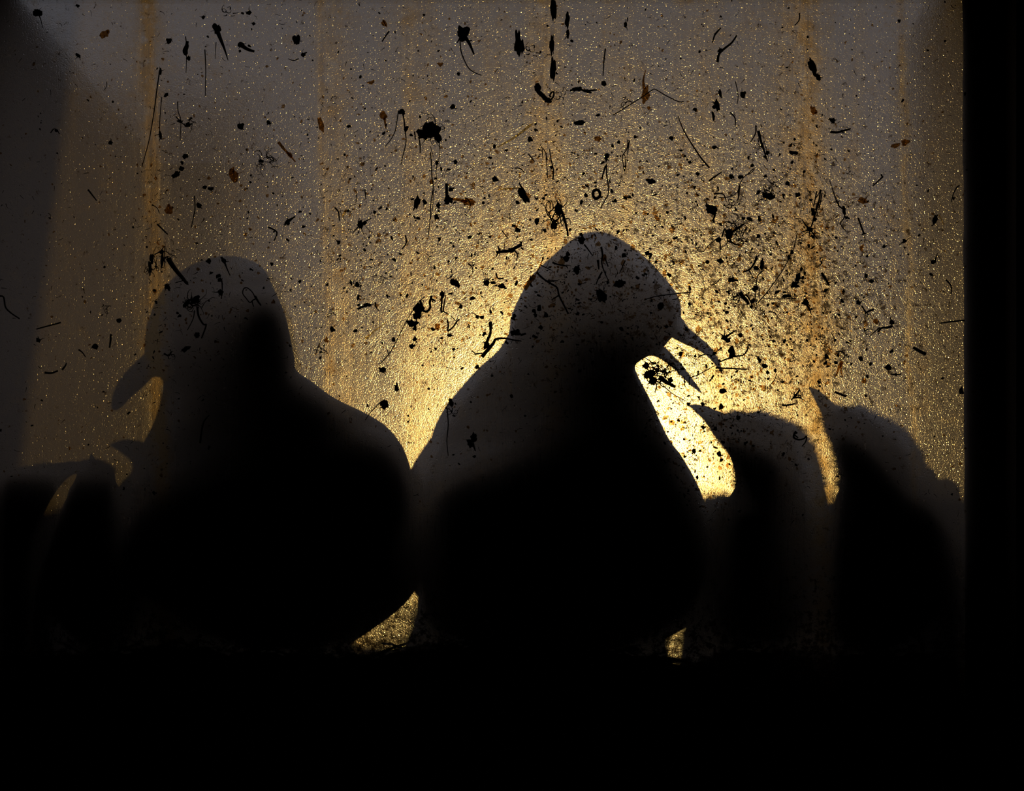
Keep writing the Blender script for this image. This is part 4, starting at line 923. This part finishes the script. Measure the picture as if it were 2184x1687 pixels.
 ('clod', 'lumpy clod at the open-billed bird\'s forehead top', [('c', 1240, 513, 8, 7, 0), ('s', [(1246, 522), (1254, 532), (1264, 546)], 2, 1)]),
 ('twig', 'short bent stick high on the open-billed bird\'s nape', [('s', [(1178, 560), (1192, 565), (1206, 567), (1211, 573)], 2.2, 1)]),
 ('clod', 'dark hooked clod over the open-billed bird\'s head centre', [('c', 1230, 577, 6, 9, -10), ('s', [(1232, 568), (1236, 566)], 2, 1.2)]),
 ('clod', 'round crumb over the open-billed bird\'s nape', [('c', 1211, 542, 5, 5, 0)]),
 ('clod', 'big ragged clod low on the open-billed bird\'s head', [('c', 1283, 632, 9, 13, 20), ('t', 1280, 628, 14, 8, .8)]),
 ('clod', 'broad dark clod before the open-billed bird\'s eye', [('c', 1321, 605, 10, 8, 0)]),
 ('twig', 'thin splinter beside the jointed upright stick', [('s', [(1290, 550), (1297, 569)], 1.4, 1.4)]),
 ('clod', 'broad dark clod on the open-billed bird\'s neck edge', [('c', 1101, 710, 9, 7, 0), ('s', [(1110, 715), (1122, 712)], 3, 2)]),
 ('root', 'brown club-ended stalk lying on the blunt-billed bird\'s crown', [('s', [(360, 552), (365, 562), (378, 580), (390, 594), (399, 605)], 6.5, 3.6), ('c', 398, 603, 5, 3, -40), ('t', 361, 545, 11, 12, 1)]),
 ('root', 'black root clump with trailing fibres over the blunt-billed bird\'s face', [('c', 416, 640, 10, 6, 35), ('c', 398, 648, 9, 4, 50), ('t', 417, 643, 20, 24, 1.2), ('s', [(421, 655), (424, 675), (434, 692), (440, 694), (430, 722)], 2.6, 1.5), ('s', [(415, 662), (412, 680), (400, 704)], 1.3, .9), ('s', [(385, 672), (379, 677)], 3, 1.2)]),
 ('root', 'heart-shaped loop of fibre on the blunt-billed bird\'s crown', [('s', [(540, 640), (533, 645), (525, 636), (518, 626), (520, 616), (527, 614), (537, 622), (543, 632), (544, 638), (538, 642), (541, 654)], 1.3, 1.3), ('s', [(544, 632), (551, 644), (557, 652)], 2.8, 1.5)]),
 ('clod', 'dark lump and crooked fibre by the blunt-billed bird\'s bill base', [('c', 396, 745, 9, 4.5, 35), ('s', [(350, 754), (360, 759), (366, 750)], 2, 1.6), ('t', 360, 756, 10, 6, 1)]),
 ('twig', 'dark feathered splinter at the blunt-billed bird\'s crown top', [('s', [(472, 549), (480, 562), (485, 575), (491, 588)], 2.6, 1), ('c', 477, 556, 4, 7, 25)]),
 ('twig', 'upright dark stalk in the middle of the blunt-billed bird\'s crown', [('s', [(473, 596), (474, 615), (472, 638)], 1.5, 1.2)]),
 ('clod', 'pitch-black crumb beside the upright crown stalk', [('c', 466, 589, 5, 4, 30)]),
 ('clod', 'black crumb on the blunt-billed bird\'s crown edge', [('c', 445, 557, 5, 5, 0)]),
 ('clod', 'round black crumb on the blunt-billed bird\'s brow', [('c', 357, 612, 6, 5.5, 0)]),
 ('clod', 'tattered black streak where the pale dirt run meets the brow', [('c', 324, 552, 4, 11, 0), ('c', 320, 570, 3.5, 14, 5), ('c', 346, 553, 3, 14, -5), ('s', [(330, 543), (342, 536), (350, 526)], 1.3, 1), ('t', 324, 555, 16, 10, 1, 1.8), ('s', [(352, 525), (351, 550), (352, 577)], 1.2, .8)]),
 ('twig', 'dark reddish stick slanting in the shadowed pane edge', [('s', [(130, 688), (104, 695), (78, 702)], 1.8, 1.4)]),
 ('twig', 'elbowed stalk at the picture edge beside the slanting reddish stick', [('s', [(-4, 632), (8, 634), (12, 655), (24, 668), (42, 680)], 2, 1.6)]),
 ('twig', 'short upright black splinter before the blunt bill', [('s', [(237, 713), (236, 728), (234, 742)], 2.6, 1.8)]),
 ('clod', 'clustered crumb beside the short upright splinter', [('c', 203, 739, 6, 6, 0), ('s', [(168, 746), (176, 752), (183, 762)], 2, 1)]),
 ('twig', 'black crooked stick with a glinting edge below the reddish stick', [('s', [(96, 795), (110, 796), (124, 791)], 2.6, 2), ('s', [(133, 789), (140, 780), (142, 774)], 2.4, 1.2)]),
 ('clod', 'black scrap clinging over the open-billed bird\'s chest', [('c', 1010, 934, 6, 10, -15), ('c', 1002, 946, 5, 8, 10), ('s', [(1008, 945), (1014, 962)], 3, 1.2)]),
 ('straw', 'long vertical thread down the open-billed bird\'s wing edge', [('s', [(953, 868), (956, 905), (953, 940), (956, 972)], 1.4, .9), ('c', 962, 858, 4, 9, 10), ('t', 962, 870, 14, 10, .9)]),
 ('root', 'long black thread over the blunt-billed bird\'s chest', [('s', [(447, 885), (436, 898), (431, 915), (427, 945)], 1.2, 2.4)]),
 ('root', 'looped black fibres over the nearer downy bird\'s crown', [('s', [(1697, 920), (1692, 932), (1702, 938), (1714, 936), (1720, 930), (1718, 942), (1710, 952)], 2.6, 1.2), ('s', [(1692, 926), (1702, 934)], 2, 1.4)]),
]

def shapes(bm, prims, seed):
    for n, p in enumerate(prims):
        k = p[0]
        if k == 'c': clod(bm, *p[1:5], p[5] if len(p) > 5 else 0, seed * 3 + n)
        elif k == 'f': flake(bm, *p[1:5], p[5] if len(p) > 5 else 0, seed * 3 + n)
        elif k == 's': strand(bm, p[1], p[2], p[3] if len(p) > 3 else p[2])
        elif k == 't': tangle(bm, p[1], p[2], p[3], p[4], p[5], seed * 3 + n, p[6] if len(p) > 6 else 1.0)

for i, (kind, label, prims) in enumerate(BITS):
    bm = bmesh.new()
    shapes(bm, prims, i + 1)
    nm, cat, mt = KIND[kind]
    tag(obj(nm, bm, M[mt]), label, cat)

# ---- the lesser crumbs and stalks: one of each kind, then copies, thicker where the pane was splashed
def splash(x, y):
    """how thick the litter lies on the pane, 0..1"""
    def g(cx, cy, sx, sy): return math.exp(-((x - cx) / sx) ** 2 - ((y - cy) / sy) ** 2)
    v = 0.07 + 1.25 * g(1610, 640, 190, 210) + 0.55 * g(1330, 430, 330, 190) + 0.60 * g(1250, 600, 170, 140) + 0.42 * g(900, 520, 260, 260) + 0.3 * g(980, 650, 120, 130) + 0.95 * g(1490, 900, 110, 170)
    v += 0.45 * g(1740, 560, 50, 250) + 0.35 * g(340, 500, 30, 300) + 0.3 * g(740, 560, 40, 240) + 0.35 * g(1190, 380, 35, 220) + 0.22 * g(430, 680, 110, 130) + 0.25 * g(1830, 700, 90, 160)
    return min(v * (1.0 if x > 200 else 0.7), 1.0)

ZONES = [(lambda x, y: x < 215, 'in the shadowed side of the pane'),
         (lambda x, y: x < 660 and y < 545, 'above the blunt-billed bird'),
         (lambda x, y: x < 660, 'around the blunt-billed bird'),
         (lambda x, y: x < 1040 and y < 470, 'in the upper middle of the pane'),
         (lambda x, y: x < 1085, 'in the bright gap between the large birds'),
         (lambda x, y: x < 1450 and y < 495, 'above the open-billed bird'),
         (lambda x, y: x < 1400 and y < 760, 'over the open-billed bird\'s head'),
         (lambda x, y: x < 1600 and y >= 660, 'around the open bill'),
         (lambda x, y: x < 1790 and y < 330, 'high over the downy birds'),
         (lambda x, y: x < 1790 and y < 560, 'on the upper splashed area'),
         (lambda x, y: x < 1790, 'on the lower splashed area'),
         (lambda x, y: True, 'in the dim band by the batten')]
def zone(x, y):
    for f, s in ZONES:
        if f(x, y): return s

rr = random.Random(77)
protos = []
for k in range(5):
    bm = bmesh.new(); clod(bm, 1092, 843.5, 6, 4.5 + (k % 3), 0, 300 + k, 0.5); protos.append(('mud_crumb', 'mud crumb', bm, M['mud'], 'black ragged mud crumb'))
for k in range(3):
    bm = bmesh.new(); strand(bm, [(1092 - 14, 843.5 + 2 * k), (1092, 843.5 - 3 * k), (1092 + 14, 843.5 + k)], 1.6, 1.0); protos.append(('straw_bit', 'straw', bm, M['root'], 'short dark straw bit'))
for k in range(2):
    bm = bmesh.new(); flake(bm, 1092, 843.5, 7, 5, 0, 400 + k, 0.4); protos.append(('leaf_flake', 'leaf', bm, M['leaf'], 'small brown leaf flake'))
for k in range(2):
    bm = bmesh.new(); tangle(bm, 1092, 843.5, 12, 7, 1.1, 500 + k); protos.append(('fibre_wisp', 'fibre', bm, M['root'], 'tiny wisp of dark fibres'))
meshes = []
for nm, cat, bm, mt, lab in protos:
    bmesh.ops.translate(bm, vec=(0, 0, -pz(843.5)), verts=bm.verts)
    bmesh.ops.recalc_face_normals(bm, faces=bm.faces)
    me = bpy.data.meshes.new(nm)
    bm.to_mesh(me); bm.free()
    me.polygons.foreach_set('use_smooth', [True] * len(me.polygons))
    me.materials.append(mt)
    meshes.append((nm, cat, me, lab))
first = {}
placed = 0
taken = []
while placed < 145:
    x, y = rr.uniform(10, 2045), rr.uniform(8, 985)
    if rr.random() > splash(x, y) ** 0.8: continue
    if y > 760 and (x < 880 or 900 < x < 1360): continue
    if any((x - a) ** 2 + (y - b) ** 2 < 22 ** 2 for a, b in taken): continue
    taken.append((x, y))
    k = rr.choice((0, 1, 2, 3, 4, 0, 1, 2, 5, 6, 7, 5, 6, 8, 9, 10, 11))
    nm, cat, me, lab = meshes[k]
    if k not in first:
        o = first[k] = bpy.data.objects.new(nm, me)
    else:
        o = first[k].copy()
    C.objects.link(o)
    s = rr.uniform(0.55, 1.15)
    o.location = (px(x), 0, pz(y))
    o.rotation_euler = (0, rr.uniform(0, 2 * PI) if k < 5 or k > 7 else rr.gauss(PI / 2, 0.7), 0)
    o.scale = (s, s, s * rr.uniform(0.7, 1.3))
    z = zone(x, y)
    tag(o, lab + ' ' + z, cat, lab.split(' ', 1)[1] + 's ' + z)
    placed += 1

# ---- the dust of specks and hairs nobody could count
bm = bmesh.new()
rr = random.Random(5)
n = 0
while n < 13000:
    x, y = rr.uniform(-20, 2100), rr.uniform(-20, 1130)
    if rr.random() > splash(x, y): continue
    n += 1
    if rr.random() < 0.80:
        r = min(0.7 + rr.expovariate(0.78), 3.5 + 4.5 * splash(x, y))
        a = rr.uniform(0, PI); el = rr.uniform(0.35, 1.0)
        ca, sa = math.cos(a), math.sin(a)
        m_ = 7
        brown = 1 if rr.random() < 0.55 else 0
        ring = []
        for k in range(m_):
            t = 2 * PI * k / m_
            q = r * rr.uniform(0.45, 1.35)
            u, v_ = math.cos(t) * q, math.sin(t) * q * el
            ring.append(bm.verts.new((px(x) + (u * ca - v_ * sa) * S, 0.0, pz(y) + (u * sa + v_ * ca) * S)))
        top = bm.verts.new((px(x), -min(r * 0.5, 1.6) * S, pz(y)))
        for k in range(m_):
            bm.faces.new((ring[k], ring[(k + 1) % m_], top)).material_index = brown
    else:
        l = rr.uniform(4, 14); a = rr.uniform(0, PI)
        dx_, dy_ = math.cos(a) * l, math.sin(a) * l
        b_ = rr.uniform(-.16, .16) * l
        strand(bm, [(x - dx_ / 2, y - dy_ / 2), (x + b_, y - b_), (x + dx_ / 2, y + dy_ / 2)], rr.uniform(.5, 1.1), .4, 0, 3)
specks = obj('dirt_specks', bm, M['mud'], smooth=False)
specks.data.materials.append(M['crust'])
tag(specks, 'fine dark specks and hairs of dirt scattered over the pane, thickest around the open bill', 'dirt', kind='stuff')
